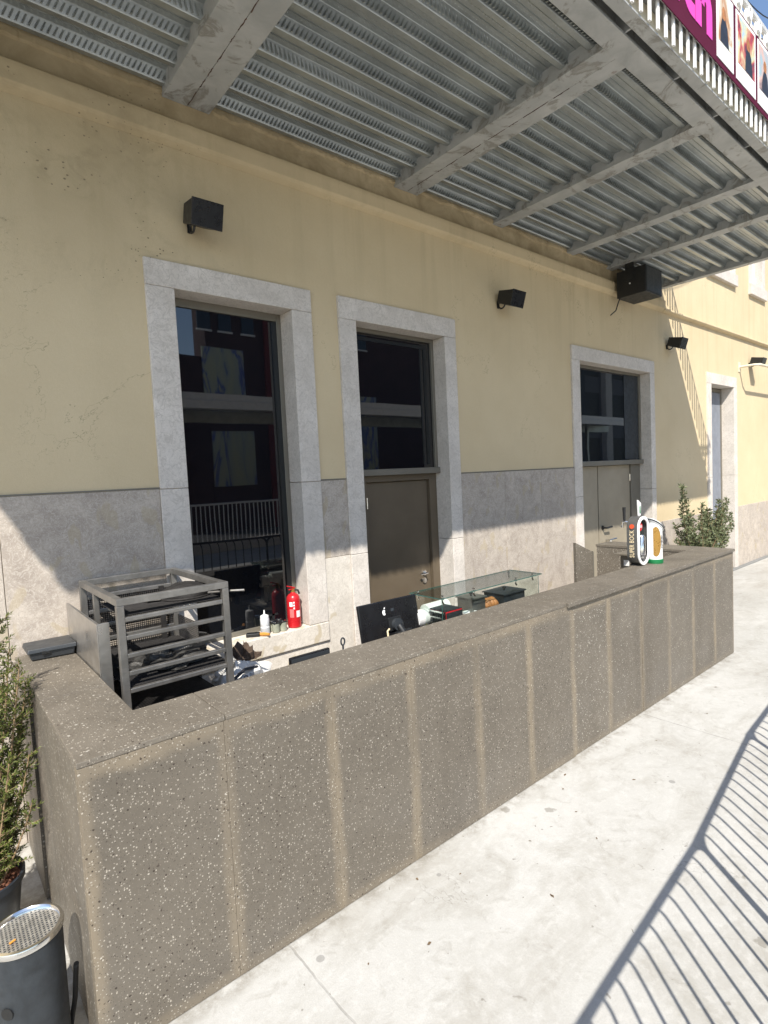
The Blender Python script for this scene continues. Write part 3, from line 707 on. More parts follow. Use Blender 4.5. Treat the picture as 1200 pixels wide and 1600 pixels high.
# ================================================================== BAR COUNTER
Q = thing('bar_counter', 'long low brown terrazzo bar counter of upright slabs on the pavement', 'counter', (3.3, -1.3, 0))
HC = 1.08; YF = -1.645; XLc = 0.325; XRc = 6.28
pj = [XLc, .837, 1.341, 1.824, 2.328, 2.816, 3.304, 3.792, 4.302, 4.79, 5.29, 5.79, XRc]
for i, (a, b) in enumerate(zip(pj[:-1], pj[1:])):
    ga = .004 if abs(a-4.302) < .01 else .0005; gb = .004 if abs(b-4.302) < .01 else .0005
    yy = YF + random.uniform(-.0008, .0008) + (.006 if a > 3.25 else 0)
    box('front_slab', Q, 'terrazzo', a+ga*(i > 0), b-gb*(i < 11), yy, yy+.045, .004, 1.058 if a < 3.25 else 1.05, .0012)
part('joint_backing', Q, MB().box(.40, 6.22, YF+.06, YF+.08, .004, 1.045), 'black')
# crumbled mortar in the open joint
part('joint_mortar', Q, MB().box(4.298,4.306,YF+.012,YF+.05,.02,.28).box(4.298,4.306,YF+.010,YF+.05,.56,.62).box(4.298,4.306,YF+.012,YF+.05,.93,1.045), 'surround')
def top(x0, x1, y0, y1, z0=1.058, z1=HC, m='terrazzo_top', nm='top_slab', bv=.003):
    return box(nm, Q, m, x0, x1, y0, y1, z0, z1, bv)
part('top_slab', Q, MB().prism([(XLc-.002,YF-.002),(.8435,YF-.002),(.8435,-1.314),(.595,-1.314),(.595,-.90),(XLc-.002,-.90)], lambda x, y: (x,y,1.059), lambda x, y: (x,y,HC)), 'terrazzo_top', bevel=.003)
top(XLc-.002+.004, .595, -.898, -.03, 1.060, HC+.001)
top(.846, 2.05, YF-.002, -1.314); top(2.053, 3.235, YF-.002, -1.314)
top(3.238, 4.30, YF-.020, -1.320, 1.0515, HC+.001); top(4.303, 5.29, YF-.016, -1.320, 1.0515, HC); top(5.293, XRc+.002, YF-.012, -1.320, 1.0515, HC-.001)
top(5.965, XRc+.002, -1.317, -.32, 1.0515, HC-.001)
# left return, right return and inner faces
for a, b, dx in ((-1.598,-1.10,0.0),(-1.098,-.60,.004),(-.598,-.04,-.010)):
    box('side_slab', Q, 'terrazzo_top', XLc+dx, XLc+dx+.045, a, b, .004, 1.056, .003)
for a, b in ((-1.598,-1.02),(-1.018,-.33)):
    box('side_slab', Q, 'terrazzo', XRc-.045, XRc-.001, a, b, .004, 1.05, .003)
part('inner_face', Q, MB().box(.55,.59,-1.30,-.04,.004,1.056).box(.591,5.96,-1.36,-1.33,.004,1.05).box(5.97,6.0,-1.30,-.33,.004,1.05), 'terrazzo_top')

# floor box on left return: black plastic cash tray at the wall
T = thing('plastic_tray', 'shallow black plastic tray at the wall end of the counter', 'tray', (.47, -.13, HC))
part('tray_body', T, MB().hull8([(.385,-.215,1.085),(.585,-.235,1.085),(.585,-.05,1.085),(.385,-.045,1.085),(.375,-.225,1.125),(.592,-.245,1.125),(.592,-.04,1.125),(.375,-.035,1.125)]), 'seal', bevel=.006)
part('tray_lid', T, MB().hull8([(.365,-.235,1.127),(.597,-.255,1.127),(.597,-.03,1.127),(.365,-.025,1.127),(.372,-.23,1.150),(.597,-.25,1.150),(.597,-.035,1.150),(.372,-.03,1.150)]), 'seal', bevel=.004)
part('lid_hinge', T, MB().box(.43,.47,-.241,-.232,1.118,1.132), 'black')

# stainless upstand beside the rack
U = thing('steel_upstand', 'bent stainless steel upstand standing inside the left end of the counter', 'panel', (.62, -.4, .9))
part('upstand_sheet', U, MB().box(.599,.604,-.76,-.03,.85,1.335), 'steel', bevel=.001)
part('upstand_return', U, MB().box(.6045,.655,-.76,-.755,.85,1.335), 'steel', bevel=.001)
part('upstand_lip', U, MB().box(.6045,.612,-.7545,-.03,1.329,1.335), 'steel')

# ================================================================== STEEL RACK
R = thing('steel_rack', 'open square tube steel rack with mesh shelves behind the counter', 'rack', (.93, -.5, 0))
rx0, rx1, ry0, ry1, rt = .665, 1.225, -.885, -.06, .034
for x in (rx0, rx1-rt):
    for y in (ry0, ry1-rt):
        part('post', R, MB().box(x, x+rt, y, y+rt, .02, 1.462-.035), 'rack', bevel=.002)
for y in (ry0, ry1-rt): part('top_bar', R, MB().box(rx0, rx1, y, y+rt, 1.428, 1.462), 'rack', bevel=.002)
for x in (rx0, rx1-rt): part('top_bar', R, MB().box(x, x+rt, ry0+rt+.001, ry1-rt-.001, 1.4275, 1.4615), 'rack', bevel=.002)
part('post', R, MB().box(rx0, rx0+.026, -.42, -.394, .02, 1.427), 'rack', bevel=.002)
for z in (1.347, 1.258, 1.170, 1.084, .998):
    part('runner', R, MB().box(rx0+rt+.001, rx1-rt-.001, ry0+.003, ry0+.028, z, z+.022), 'rack', bevel=.003)
    part('runner', R, MB().box(rx0+rt+.001, rx1-rt-.001, ry1-.028, ry1-.003, z-.004, z+.02), 'rack', bevel=.003)
    part('runner', R, MB().box(rx1-.028, rx1-.003, ry0+rt+.001, ry1-rt-.001, z-.002, z+.02), 'rack', bevel=.003) if z in (1.347, .998) else None
def mesh_sheet(name, parent, axis, a0, a1, b0, b1, c, step, r, mat='soot'):
    mb = MB(); n = int((a1-a0)/step)
    def P(a, b, e=0): return {'z': (a, b, c+e), 'y': (a, c+e, b), 'x': (c+e, a, b)}[axis]
    for i in range(n+1):
        a = a0 + (a1-a0)*i/n; mb.tube([P(a, b0), P(a, b1)], r, 4, caps=False)
    n = int((b1-b0)/step)
    for i in range(n+1):
        b = b0 + (b1-b0)*i/n; mb.tube([P(a0, b, r), P(a1, b, r)], r, 4, caps=False)
    o = mb.build(name, mat, parent); o['kind'] = 'stuff'; return o
mesh_sheet('shelf_mesh', R, 'z', rx0+.03, rx1-.02, ry0+.03, -.44, 1.372, .0125, .0022)
mesh_sheet('shelf_mesh', R, 'z', rx0+.03, rx1-.02, ry0+.03, ry1-.03, 1.02, .014, .0025)
mesh_sheet('back_mesh', R, 'y', rx0+.03, rx1-.03, .70, 1.36, ry1-.012, .012, .0018)
mesh_sheet('side_mesh', R, 'x', ry0+.45, ry1-.03, .70, 1.16, rx1-.012, .012, .0018)
part('shelf_frame', R, MB().box(rx0+.035, rx1-.03, ry0+.40, ry0+.425, 1.355, 1.372).box(rx1-.12, rx1-.09, ry1-.05, ry1-.035, .6, 1.36), 'soot')
part('base_shelf', R, MB().box(rx0+.002, rx1-.002, ry0+.002, ry1-.002, .80, .815), 'soot')
# lumps on the racks
def lump(name, c, sx, sy, sz, mat, seed, n1=18, n2=10, amp=.18, flat=True):
    rnd = random.Random(seed); mb = MB(); o = 0
    ph = [rnd.uniform(0, 6.28) for _ in range(8)]
    for i in range(n2+1):
        th = math.pi*i/n2
        for k in range(n1):
            a = 2*math.pi*k/n1
            q = 1 + amp*(math.sin(3*a+ph[0]+2*th)+.7*math.sin(5*a+ph[1]-3*th)+.6*math.sin(2*a+ph[2]+5*th)+.5*math.sin(9*a+ph[3]+7*th))/2
            z = math.cos(th); 
            if flat and z < -.25: z = -.25
            mb.v.append((c[0]+sx*math.sin(th)*math.cos(a)*q, c[1]+sy*math.sin(th)*math.sin(a)*q, c[2]+sz*z*q if not flat else c[2]+sz*(z+.25)*(q if z > 0 else 1)))
    for i in range(n2):
        for k in range(n1):
            k2 = (k+1) % n1; mb.f.append((i*n1+k, i*n1+k2, (i+1)*n1+k2, (i+1)*n1+k))
    return mb
WK = thing('grill_pan', 'blackened round grill pan with a thin handle on the top shelf of the rack', 'pan', (1.05, -.70, 1.382))
part('pan_body', WK, lump('p', (1.075,-.645,1.378), .125, .11, .062, 'soot', 3, 24, 14, amp=.06), 'soot', smooth=True)
part('pan_handle', WK, MB().tube([(1.17,-.74,1.392),(1.24,-.84,1.402),(1.305,-.905,1.404)], .007, 6), 'rack')
part('pan_rim', WK, MB().tube([(1.075+.135*math.cos(a), -.645+.12*math.sin(a), 1.381) for a in [i*math.pi/12 for i in range(24)]], .006, 5, closed=True), 'soot')
tg = MB().tube([(.86,-.62,1.386),(.98,-.66,1.388)], .006, 5).tube([(.86,-.60,1.386),(.98,-.655,1.388)], .006, 5).add([(.86,-.66,1.3855),(.93,-.68,1.3855),(.95,-.65,1.3855),(.88,-.63,1.3855)], [(0,1,2,3)]).build('grill_tongs', 'steel')
tag(tg, 'short steel tongs lying beside the grill pan on the rack', 'tongs')
fl = lump('f', (.98,-.62,1.030), .20, .16, .05, 'soot', 11, 26, 12, .35).build('crumpled_foil', plain('dull_crumpled_foil', (.07,.068,.065), .45, .6, .7, 30, .5)); 
tag(fl, 'blackened crumpled foil heap on the lower mesh shelf of the rack', 'foil')

# white printed sack with a dark scrap of cardboard behind the rack
SK = thing('white_sack', 'crumpled white printed sack behind the rack under the window', 'sack', (1.45, -.42, .4))
part('sack_body', SK, lump('s', (1.44,-.40,.50), .17, .20, .28, 'cloth', 21, 26, 14, .10, flat=True), 'cloth', smooth=True)
text_part('sack_print', SK, 'ink', '60', .07, frame_mtx(Vector((1.43,-.545,.775)), (1,-.15,.05), (.1,.45,.9)), .001)
part('sack_flap', SK, lump('s2', (1.50,-.40,.74), .17, .12, .07, 'cloth', 27, 26, 12, .28), 'cloth', smooth=True)
part('sack_stripe', SK, MB().tube([(1.36,-.555,.80),(1.45,-.53,.835),(1.55,-.50,.82)], .010, 6), 'ink')
CB = lump('c', (1.53,-.36,.83), .085, .03, .07, 'soot', 35, 20, 10, .6).build('cardboard_scrap', plain('brown_cardboard', (.09,.06,.04), .8)); tag(CB, 'torn dark brown cardboard scrap on top of the white sack', 'cardboard')
bx_ = thing('storage_bench', 'low dark steel bench under the window behind the counter', 'bench', (1.6, -.35, 0))
part('bench_top', bx_, MB().box(1.26, 2.2, -.62, -.10, .44, .48), 'rack', bevel=.003)
for x in (1.28, 2.14):
    for y in (-.60, -.15): part('leg', bx_, MB().box(x, x+.04, y, y+.04, 0, .439), 'rack')

# ================================================================== THINGS ON THE SILL
ZS = .8505
EX = thing('fire_extinguisher', 'small red fire extinguisher on the window sill', 'extinguisher', (2.150, .050, ZS))
ec = (2.150, .050, ZS)
part('cylinder', EX, MB().lathe([(.040,0),(.050,.006),(.0525,.02),(.0525,.215),(.049,.238),(.036,.256),(.020,.265),(.017,.275)], ec, 32), 'red', smooth=True)
part('valve', EX, MB().lathe([(.017,.2755),(.017,.30),(.012,.302),(.012,.312)], ec, 16), 'gold', smooth=True)
part('lever', EX, MB().obox((2.13,.04,ZS+.318), .07, .018, .008, Matrix.Rotation(.3, 3, 'Y')).obox((2.135,.043,ZS+.300), .05, .016, .008, Matrix.Rotation(-.1, 3, 'Y')), 'red', bevel=.002)
part('nozzle', EX, MB().tube([(2.165,.045,ZS+.29),(2.187,.035,ZS+.285),(2.193,.025,ZS+.255)], .008, 8), 'black', smooth=True)
def wrap(c, r, a0, a1, z0, z1, n=8):
    mb = MB()
    for i in range(n+1):
        a = math.radians(a0+(a1-a0)*i/n); mb.v += [(c[0]+r*math.cos(a), c[1]+r*math.sin(a), z0), (c[0]+r*math.cos(a), c[1]+r*math.sin(a), z1)]
    for i in range(n): mb.f.append((2*i, 2*i+2, 2*i+3, 2*i+1))
    return mb
part('label_sticker', EX, wrap(ec, .0532, 262, 300, ZS+.085, ZS+.135), 'whiteplastic', smooth=True)
part('label_sticker', EX, wrap(ec, .0532, 205, 232, ZS+.170, ZS+.205), 'whiteplastic', smooth=True)
part('label_sticker', EX, wrap(ec, .0532, 205, 240, ZS+.085, ZS+.150), plain('pale_red_print', (.62,.16,.15), .4), smooth=True)
for i in range(3): part('label_sticker', EX, wrap(ec, .0534, 238, 250, ZS+.15+.022*i, ZS+.163+.022*i), 'whiteplastic')
BT = thing('squeeze_bottle', 'translucent squeeze bottle with pointed nozzle on the window sill', 'bottle', (1.895, .045, ZS))
bc = (1.895, .045, ZS)
part('bottle_body', BT, MB().lathe([(.030,0),(.034,.005),(.034,.055),(.031,.062),(.034,.07),(.034,.118),(.030,.128)], bc, 24), plain('milky_plastic', (.60,.61,.62), .35), smooth=True)
part('bottle_contents', BT, wrap(bc, .0345, 0, 360, ZS+.008, ZS+.052, 24), plain('grey_sauce', (.42,.43,.44), .4), smooth=True)
part('nozzle_cap', BT, MB().lathe([(.032,.1285),(.030,.140),(.012,.148),(.007,.150),(.004,.182)], bc, 20), 'whiteplastic', smooth=True)
CT = thing('sauce_pot_caddy', 'black caddy holding four small glass sauce pots on the window sill', 'caddy', (2.0, .05, ZS))
part('caddy_plate', CT, MB().box(1.945,2.062,-.005,.11,ZS+.068,ZS+.076), 'black', bevel=.003)
part('caddy_handle', CT, MB().box(1.990,2.01,.10,.106,ZS+.077,ZS+.125).box(1.96,2.04,.10,.106,ZS+.11,ZS+.125), 'black')
gp = plain('pot_glass', (.30,.31,.24), .12, 0, .3)
for x, y in ((1.972,.02),(2.034,.02),(1.972,.082),(2.034,.082)):
    p_ = part('sauce_pot', CT, MB().lathe([(.020,0),(.026,.006),(.028,.05),(.028,.067)], (x,y,ZS), 20), gp, smooth=True)
    part('pot_lid', p_, MB().lathe([(.021,.0765),(.021,.082),(.016,.085)], (x,y,ZS), 18), 'chrome', smooth=True)
KN = thing('kitchen_brush', 'black brush with wooden handle lying over the edge of the sill', 'brush', (1.80, -.08, ZS))
part('brush_head', KN, MB().obox((1.80,.055,ZS+.014), .10, .05, .026, Matrix.Rotation(-.55, 3, 'Z')), 'black', bevel=.005)
part('wooden_handle', KN, MB().tube([(1.835,.03,ZS+.014),(1.86,.0,ZS+.016),(1.88,-.045,ZS+.018)], [.011,.014,.010], 8), 'orange', smooth=True)

# ================================================================== THINGS BEHIND THE COUNTER
# black slim device edge and ring
KB = thing('slim_black_device', 'slim black device edge showing above the counter by the window', 'device', (1.5, -1.2, 1.03))
part('device_body', KB, MB().box(1.362, 1.602, -1.262, -1.240, .96, 1.088), 'blackgloss', bevel=.004)
part('device_edge', KB, MB().box(1.366, 1.598, -1.2645, -1.2625, 1.060, 1.082), 'seal', bevel=.0008)
RG = thing('key_ring', 'small dark metal ring on a stem sticking up behind the counter edge', 'ring', (1.70, -1.25, 1.05))
part('ring_loop', RG, MB().tube([(1.695+.012*math.cos(a), -1.25, 1.098+.020*math.sin(a)) for a in [i*math.pi/8 for i in range(16)]], .0045, 6, closed=True), 'bingrey', smooth=True)
part('ring_stem', RG, MB().tube([(1.695,-1.25,1.074),(1.695,-1.25,1.02)], .005, 6), 'bingrey')
# monitor seen from behind
MO = thing('computer_monitor', 'black computer monitor seen from behind over the counter', 'monitor', (2.3, -.95, .9))
def mp(u, v, w=0): # u along width, v up, w outwards to the street
    return Vector((2.035+.478*u, -.985-.02*u, .90)) + Vector((0, .045*v, .28*v)) + Vector((.03,-1,.17)).normalized()*w
part('screen_back', MO, MB().hull8([mp(0,0,0),mp(1,0,0),mp(1,0,-.022),mp(0,0,-.022),mp(0,1,0),mp(1,1,0),mp(1,1,-.022),mp(0,1,-.022)]), 'blackgloss', bevel=.006)
part('mount_plate', MO, MB().hull8([mp(.44,.30,.001),mp(.66,.30,.001),mp(.66,.30,.016),mp(.44,.30,.016),mp(.44,.60,.001),mp(.66,.60,.001),mp(.66,.60,.016),mp(.44,.60,.016)]), 'black', bevel=.002)
part('mount_disc', MO, MB().tube([mp(.55,.42,.017),mp(.55,.42,.045)], .040, 24), 'seal', smooth=True)
part('monitor_arm', MO, MB().tube([mp(.55,.40,.046),mp(.57,.22,.075),mp(.57,-.4,.08)], .022, 10), 'black', smooth=True)
part('arm_bracket', MO, MB().hull8([mp(.47,.14,.03),mp(.70,.17,.03),mp(.70,.17,.08),mp(.47,.14,.08),mp(.47,.27,.03),mp(.70,.30,.03),mp(.70,.30,.08),mp(.47,.27,.08)]), 'black', bevel=.004)
part('paper_note', MO, MB().hull8([mp(.50,.03,.082),mp(.70,.06,.082),mp(.70,.06,.084),mp(.50,.03,.084),mp(.50,.13,.082),mp(.70,.17,.082),mp(.70,.17,.084),mp(.50,.13,.084)]), 'whiteplastic')
part('cable', MO, MB().tube([mp(.42,.36,.02),mp(.36,.33,.035),mp(.35,.2,.04),mp(.37,.05,.035),mp(.40,-.2,.03)], .006, 6), 'creamtext', smooth=True)
# pale bitten fruit mark and small square mark on the back
def mark(pts, w): return MB().prism(pts, lambda u, v: mp(u, v, w), lambda u, v: mp(u, v, w+.0012))
ap = [(.405+.028*math.cos(a)*(1-.18*(abs(math.sin(a-math.pi/2)) < .3)), .735+.062*math.sin(a)) for a in [i*2*math.pi/18 for i in range(18)]]
ap[0] = (.418, .735); ap[1] = (.420, .752); ap[17] = (.420, .718)
part('logo_mark', MO, mark(ap, .0006), 'whiteplastic')
part('logo_mark', MO, mark([(.408,.81),(.426,.815),(.430,.855),(.412,.842)], .0006), 'whiteplastic')
part('printed_mark', MO, mark([(.52,.73),(.575,.735),(.575,.80),(.52,.795)], .0006), 'bingrey')
# glass display case
GC = thing('glass_display_case', 'low clear glass display case behind the counter', 'display case', (3.05, -1.05, .8))
gx0, gx1, gy0, gy1, gz = 2.525, 3.635, -1.185, -.885, 1.168
edge = plain('green_glass_edge', (.05,.12,.10), .15)
part('top_pane', GC, MB().box(gx0, gx1, gy0, gy1, gz, gz+.006), 'clear')
part('front_pane', GC, MB().box(gx0+.03, gx1-.02, gy0+.02, gy0+.025, .80, gz-.002), 'clear')
part('end_pane', GC, MB().box(gx1-.03, gx1-.025, gy0+.026, gy1-.01, .80, gz-.002), 'clear')
part('end_pane', GC, MB().box(gx0+.03, gx0+.035, gy0+.026, gy1-.01, .80, gz-.002), 'clear')
part('glass_edge', GC, MB().box(gx0, gx1, gy0-.003, gy0-.0005, gz, gz+.006).box(gx0-.003, gx0-.0005, gy0, gy1, gz, gz+.006).box(gx0, gx1, gy1+.0005, gy1+.003, gz, gz+.006).box(gx1+.0005, gx1+.003, gy0, gy1, gz, gz+.006).box(gx0+.026, gx0+.0295, gy0+.018, gy0+.021, .8, gz-.003).box(gx1-.019, gx1-.016, gy0+.018, gy0+.021, .8, gz-.003), edge)
for x, y in ((gx0+.05, gy0+.035),(gx0+.36, gy0+.035),(gx1-.28, gy0+.035),(gx1-.06, gy1-.03),(gx0+.05, gy1-.03),(gx1-.05, gy0+.05)):
    part('glass_clip', GC, MB().lathe([(.012,-.012),(.012,-.002)], (x,y,gz), 12).lathe([(.007,.0065),(.010,.012),(.004,.016)], (x,y,gz), 12).tube([(x,y,gz-.012),(x,y,gz-.03),(x+.01,y,gz-.045)], .006, 6), 'chrome', smooth=True)
part('case_floor', GC, MB().box(gx0, gx1, gy0+.026, gy1, .78, .80), 'steel')
wc = thing('work_counter', 'steel work counter under the glass display case', 'work counter', (3.1, -1.03, 0))
part('worktop', wc, MB().box(2.45, 3.75, -1.29, -.80, .74, .778), 'steel', bevel=.003)
for x in (2.48, 3.68):
    for y in (-1.26, -.87): part('leg', wc, MB().box(x, x+.04, y, y+.04, 0, .739), 'rack')
ZW = .8005
JT = thing('toaster_box', 'red box with black louvred grille inside the display case', 'appliance', (2.72, -1.06, ZW))
part('shell', JT, MB().box(2.615, 2.78, -1.135, -.93, ZW, ZW+.258), 'red', bevel=.006)
part('top_plate', JT, MB().box(2.618, 2.777, -1.132, -.933, ZW+.2585, ZW+.263), 'bingrey')
part('front_plate', JT, MB().box(2.62, 2.775, -1.1385, -1.1355, ZW+.01, ZW+.25), 'seal')
part('vent_panel', JT, MB().box(2.608, 2.6145, -1.136, -.985, ZW+.05, ZW+.258), 'chrome')
for i in range(3):
    for j_ in range(5): part('louvre', JT, MB().box(2.602, 2.6075, -1.131+.051*i, -1.087+.051*i, ZW+.062+.039*j_, ZW+.090+.039*j_), 'black', bevel=.002)
RLs = [('paper_roll', 'white paper roll lying at the near end of the display case', (2.60,-.95,ZW+.205), .055, .20), ('paper_roll', 'second white paper roll lying higher at the back of the display case', (2.72,-.94,ZW+.24), .045, .22)]
for nm, lb, c, r, L_ in RLs:
    t_ = thing(nm, lb, 'roll', c)
    part('roll_body', t_, MB().tube([(c[0]-L_/2,c[1],c[2]),(c[0]+L_/2,c[1]+.01,c[2])], r, 24), 'cloth', smooth=True)
    part('roll_core', t_, MB().tube([(c[0]-L_/2-.001,c[1],c[2]),(c[0]-L_/2+.01,c[1],c[2])], r*.35, 12), 'ink')
    part('roll_cradle', t_, MB().box(c[0]-L_/2+.02, c[0]+L_/2-.02, c[1]-.03, c[1]+.03, ZW, c[2]-r*.9), 'steel')
yb = box('yellow_packet', None, 'yellow', 2.575, 2.597, -.975, -.925, ZW, ZW+.19, .004); tag(yb, 'small yellow packet beside the red box in the display case', 'packet')
def pan(name, lab, x0, x1, y0, y1, z1, mat='rack'):
    t_ = thing(name, lab, 'food pan', ((x0+x1)/2, (y0+y1)/2, ZW))
    part('pan_wall', t_, MB().box(x0, x1, y0, y0+.004, ZW, z1).box(x0, x1, y1-.004, y1, ZW, z1).box(x0, x0+.004, y0+.004, y1-.004, ZW, z1).box(x1-.004, x1, y0+.004, y1-.004, ZW, z1).box(x0+.004, x1-.004, y0+.004, y1-.004, ZW, ZW+.004), mat)
    part('pan_rim', t_, MB().box(x0-.012, x1+.012, y0-.012, y0, z1-.003, z1).box(x0-.012, x1+.012, y1, y1+.012, z1-.003, z1), mat)
    part('pan_lid', t_, MB().box(x0-.010, x1+.010, y0-.010, y1+.010, z1+.001, z1+.006), mat, bevel=.002)
    part('lid_knob', t_, MB().lathe([(.006,0),(.006,.012),(.014,.016),(.014,.026),(.008,.030)], ((x0+x1)/2,(y0+y1)/2,z1+.006), 14), 'black', smooth=True)
pan('steel_food_pan', 'taller dull steel food pan in the middle of the display case', 2.92, 3.06, -1.10, -.96, ZW+.285)
pan('steel_food_pan', 'dark lidded steel food pan at the far end of the display case', 3.25, 3.50, -1.12, -.93, ZW+.262, 'bingrey')
wb = thing('white_bowl', 'white bowl in front of the tall food pan in the display case', 'bowl', (2.87,-1.11,ZW))
part('bowl', wb, MB().lathe([(.03,0),(.045,.01),(.06,.17),(.062,.205),(.056,.205),(.04,.05)], (2.885,-1.115,ZW), 24, caps=False), 'whiteplastic', smooth=True)
# croissant-like loaf on a stand
LF = thing('bread_loaf', 'golden brown segmented bread loaf inside the display case', 'bread', (3.14, -1.04, ZW))
part('stand', LF, MB().lathe([(.05,0),(.012,.01),(.012,.175),(.07,.185),(.07,.19)], (3.14,-1.04,ZW), 20), 'whiteplastic', smooth=True)
for i, a in enumerate((-60,-30,0,30,60)):
    aa = math.radians(a); r = .040 if abs(a) < 40 else .030
    part('crust_segment', LF, lump('b', (3.14+.062*math.sin(aa), -1.05-.02*math.cos(aa), ZW+.198), .028+.006*(abs(a) < 40), .05, r*1.2, 'bread', 50+i, 14, 8, .05), 'bread', smooth=True)
# partition board and service pedestal near the doors
PB = thing('partition_board', 'slanted top brown board standing in front of the far double doors', 'board', (4.75,-.85,0))
part('board', PB, MB().prism([(0,0),(.30,0),(.30,1.165),(.265,1.18),(0,1.275)], lambda u, z: (4.66+.20*u/.3, -.86-.06*u/.3, z), lambda u, z: (4.66+.20*u/.3+.006, -.86-.06*u/.3+.03, z)), 'terrazzo_top')
part('board_frame', PB, MB().prism([(.285,0),(.302,0),(.302,1.172),(.285,1.178)], lambda u, z: (4.66+.20*u/.3-.001, -.866-.06*u/.3, z), lambda u, z: (4.66+.20*u/.3+.008, -.86-.06*u/.3+.034, z)), 'frame')
SP = thing('service_pedestal', 'narrow brown pedestal with thin overhanging slab behind the beer taps', 'pedestal', (5.2,-1.0,0))
part('pedestal_body', SP, MB().box(5.42,5.60,-1.01,-.90,0,1.072), 'terrazzo_top')
part('pedestal_slab', SP, MB().box(5.34,5.62,-1.03,-.88,1.075,1.093), 'terrazzo_top', bevel=.003)
part('socket_plate', SP, MB().box(5.412,5.418,-.99,-.935,.96,1.02), 'whiteplastic', bevel=.002)

# ================================================================== BEER TAPS
def racetrack(w, h, n=12):
    r = w/2; p = []
    for i in range(n+1): a = math.pi*i/n; p.append((r*math.cos(a), h/2-r+r*math.sin(a)))
    for i in range(n+1): a = math.pi+math.pi*i/n; p.append((r*math.cos(a), -h/2+r+r*math.sin(a)))
    return p
def track_ring(mb, w, h, t, y0, y1, cx, cz):
    A = racetrack(w, h); Bq = racetrack(w-2*t, h-2*t); n = len(A); o = len(mb.v)
    for y in (y0, y1):
        for P in (A, Bq): mb.v += [(cx+u, y, cz+v) for u, v in P]
    for i in range(n):
        j = (i+1) % n
        mb.f += [(o+i, o+j, o+n+j, o+n+i), (o+2*n+i, o+3*n+i, o+3*n+j, o+2*n+j), (o+i, o+2*n+i, o+2*n+j, o+j), (o+n+i, o+n+j, o+3*n+j, o+3*n+i)]
    return mb
TX, TY, TZ = 4.885, -1.385, HC+.222
T1 = thing('beer_tap_column', 'grey oval beer tap column with white ring and vertical lettering on the counter', 'beer tap', (TX, TY+.05, HC))
tb = MB(); rt_ = racetrack(.205, .43)
track_ring(tb, .205, .43, .012, TY, TY+.095, TX, TZ)
part('column_shell', T1, tb, 'greyglaze', smooth=True)
part('column_glass', T1, MB().prism(racetrack(.182,.406), lambda u, v: (TX+u, TY+.03, TZ+v), lambda u, v: (TX+u, TY+.075, TZ+v)), m_glass_dark('smoked_glass', (.03,.035,.035)))
part('white_ring', T1, track_ring(MB(), .209, .434, .026, TY-.010, TY-.0005, TX, TZ), 'whiteplastic', smooth=True)
part('round_badge', T1, MB().tube([(TX,TY+.029,TZ+.125),(TX,TY+.022,TZ+.125)], .042, 24), 'red')
part('badge_print', T1, MB().box(TX-.03,TX+.03,TY+.019,TY+.0215,TZ+.112,TZ+.138), plain('pale_pink_print', (.72,.35,.35), .4))
part('chrome_core', T1, MB().lathe([(.035,-.16),(.035,.0),(.02,.02)], (TX+.01,TY+.022,TZ+.03), 16).box(TX-.05,TX+.06,TY+.012,TY+.028,TZ-.09,TZ-.04), 'chrome', smooth=True)
part('column_foot', T1, MB().box(TX-.06,TX+.06,TY+.01,TY+.09,HC,HC+.012), 'black')
text_part('lettering', T1, 'creamtext', 'SUPER BOCK', .058, frame_mtx(Vector((TX-.1032,TY+.048,TZ-.022)), (0,0,1), (0,1,0)), .0008, 1.04, scale_x=.70, bold=.0003)
part('side_badge', T1, MB().tube([(TX-.0995,TY+.048,TZ+.132),(TX-.1045,TY+.048,TZ+.133)], .021, 20), plain('orange_red_badge', (.55,.08,.03), .4))
part('faucet', T1, MB().tube([(TX-.06,TY+.085,TZ+.165),(TX-.075,TY+.12,TZ+.172),(TX-.085,TY+.14,TZ+.165),(TX-.087,TY+.145,TZ+.12)], .010, 8), 'chrome', smooth=True)
part('tap_lever', T1, MB().tube([(TX-.08,TY+.125,TZ+.18),(TX-.08,TY+.125,TZ+.30)], [.010,.015], 10), 'black', smooth=True)
T2 = thing('cider_tap_column', 'white round cider tap column with green base and slanted oval top on the counter', 'beer tap', (5.082, -1.40, HC))
tc = (5.070, -1.402, HC); n = 32; mb = MB(); r = .066
prof = [(0.0, .038), (1.0, .40)]
for i, zf in enumerate((0.0, .25, .5, .75, 1.0)):
    for k in range(n):
        a = 2*math.pi*k/n; ztop = .345 + .055*(-math.cos(a)*.9 + .2*math.sin(a)); mb.v.append((tc[0]+r*math.cos(a), tc[1]+r*math.sin(a), HC+.039+(ztop-.039)*zf))
for i in range(4):
    for k in range(n): k2 = (k+1) % n; mb.f.append((i*n+k, i*n+k2, (i+1)*n+k2, (i+1)*n+k))
mb.f.append(tuple(range(4*n, 5*n))); mb.f.append(tuple(reversed(range(n))))
part('column_body', T2, mb, 'whiteplastic', smooth=True)
part('green_base', T2, MB().lathe([(.069,0),(.071,.004),(.071,.034),(.067,.038)], tc, 32), 'green', smooth=True)
def slant(r_, lift, n=28): return [(tc[0]+r_*math.cos(2*math.pi*k/n), tc[1]+r_*math.sin(2*math.pi*k/n), HC+.345+.055*(r_/r)*(-math.cos(2*math.pi*k/n)*.9+.2*math.sin(2*math.pi*k/n))+lift) for k in range(n)]
mb = MB(); a_ = slant(.075, -.012); b_ = slant(.075, .014); mb.v = a_+b_; n = 28
mb.f = [tuple(reversed(range(n))), tuple(range(n, 2*n))] + [(k, (k+1) % n, n+(k+1) % n, n+k) for k in range(n)]
part('oval_cap', T2, mb, 'whiteplastic', smooth=True)
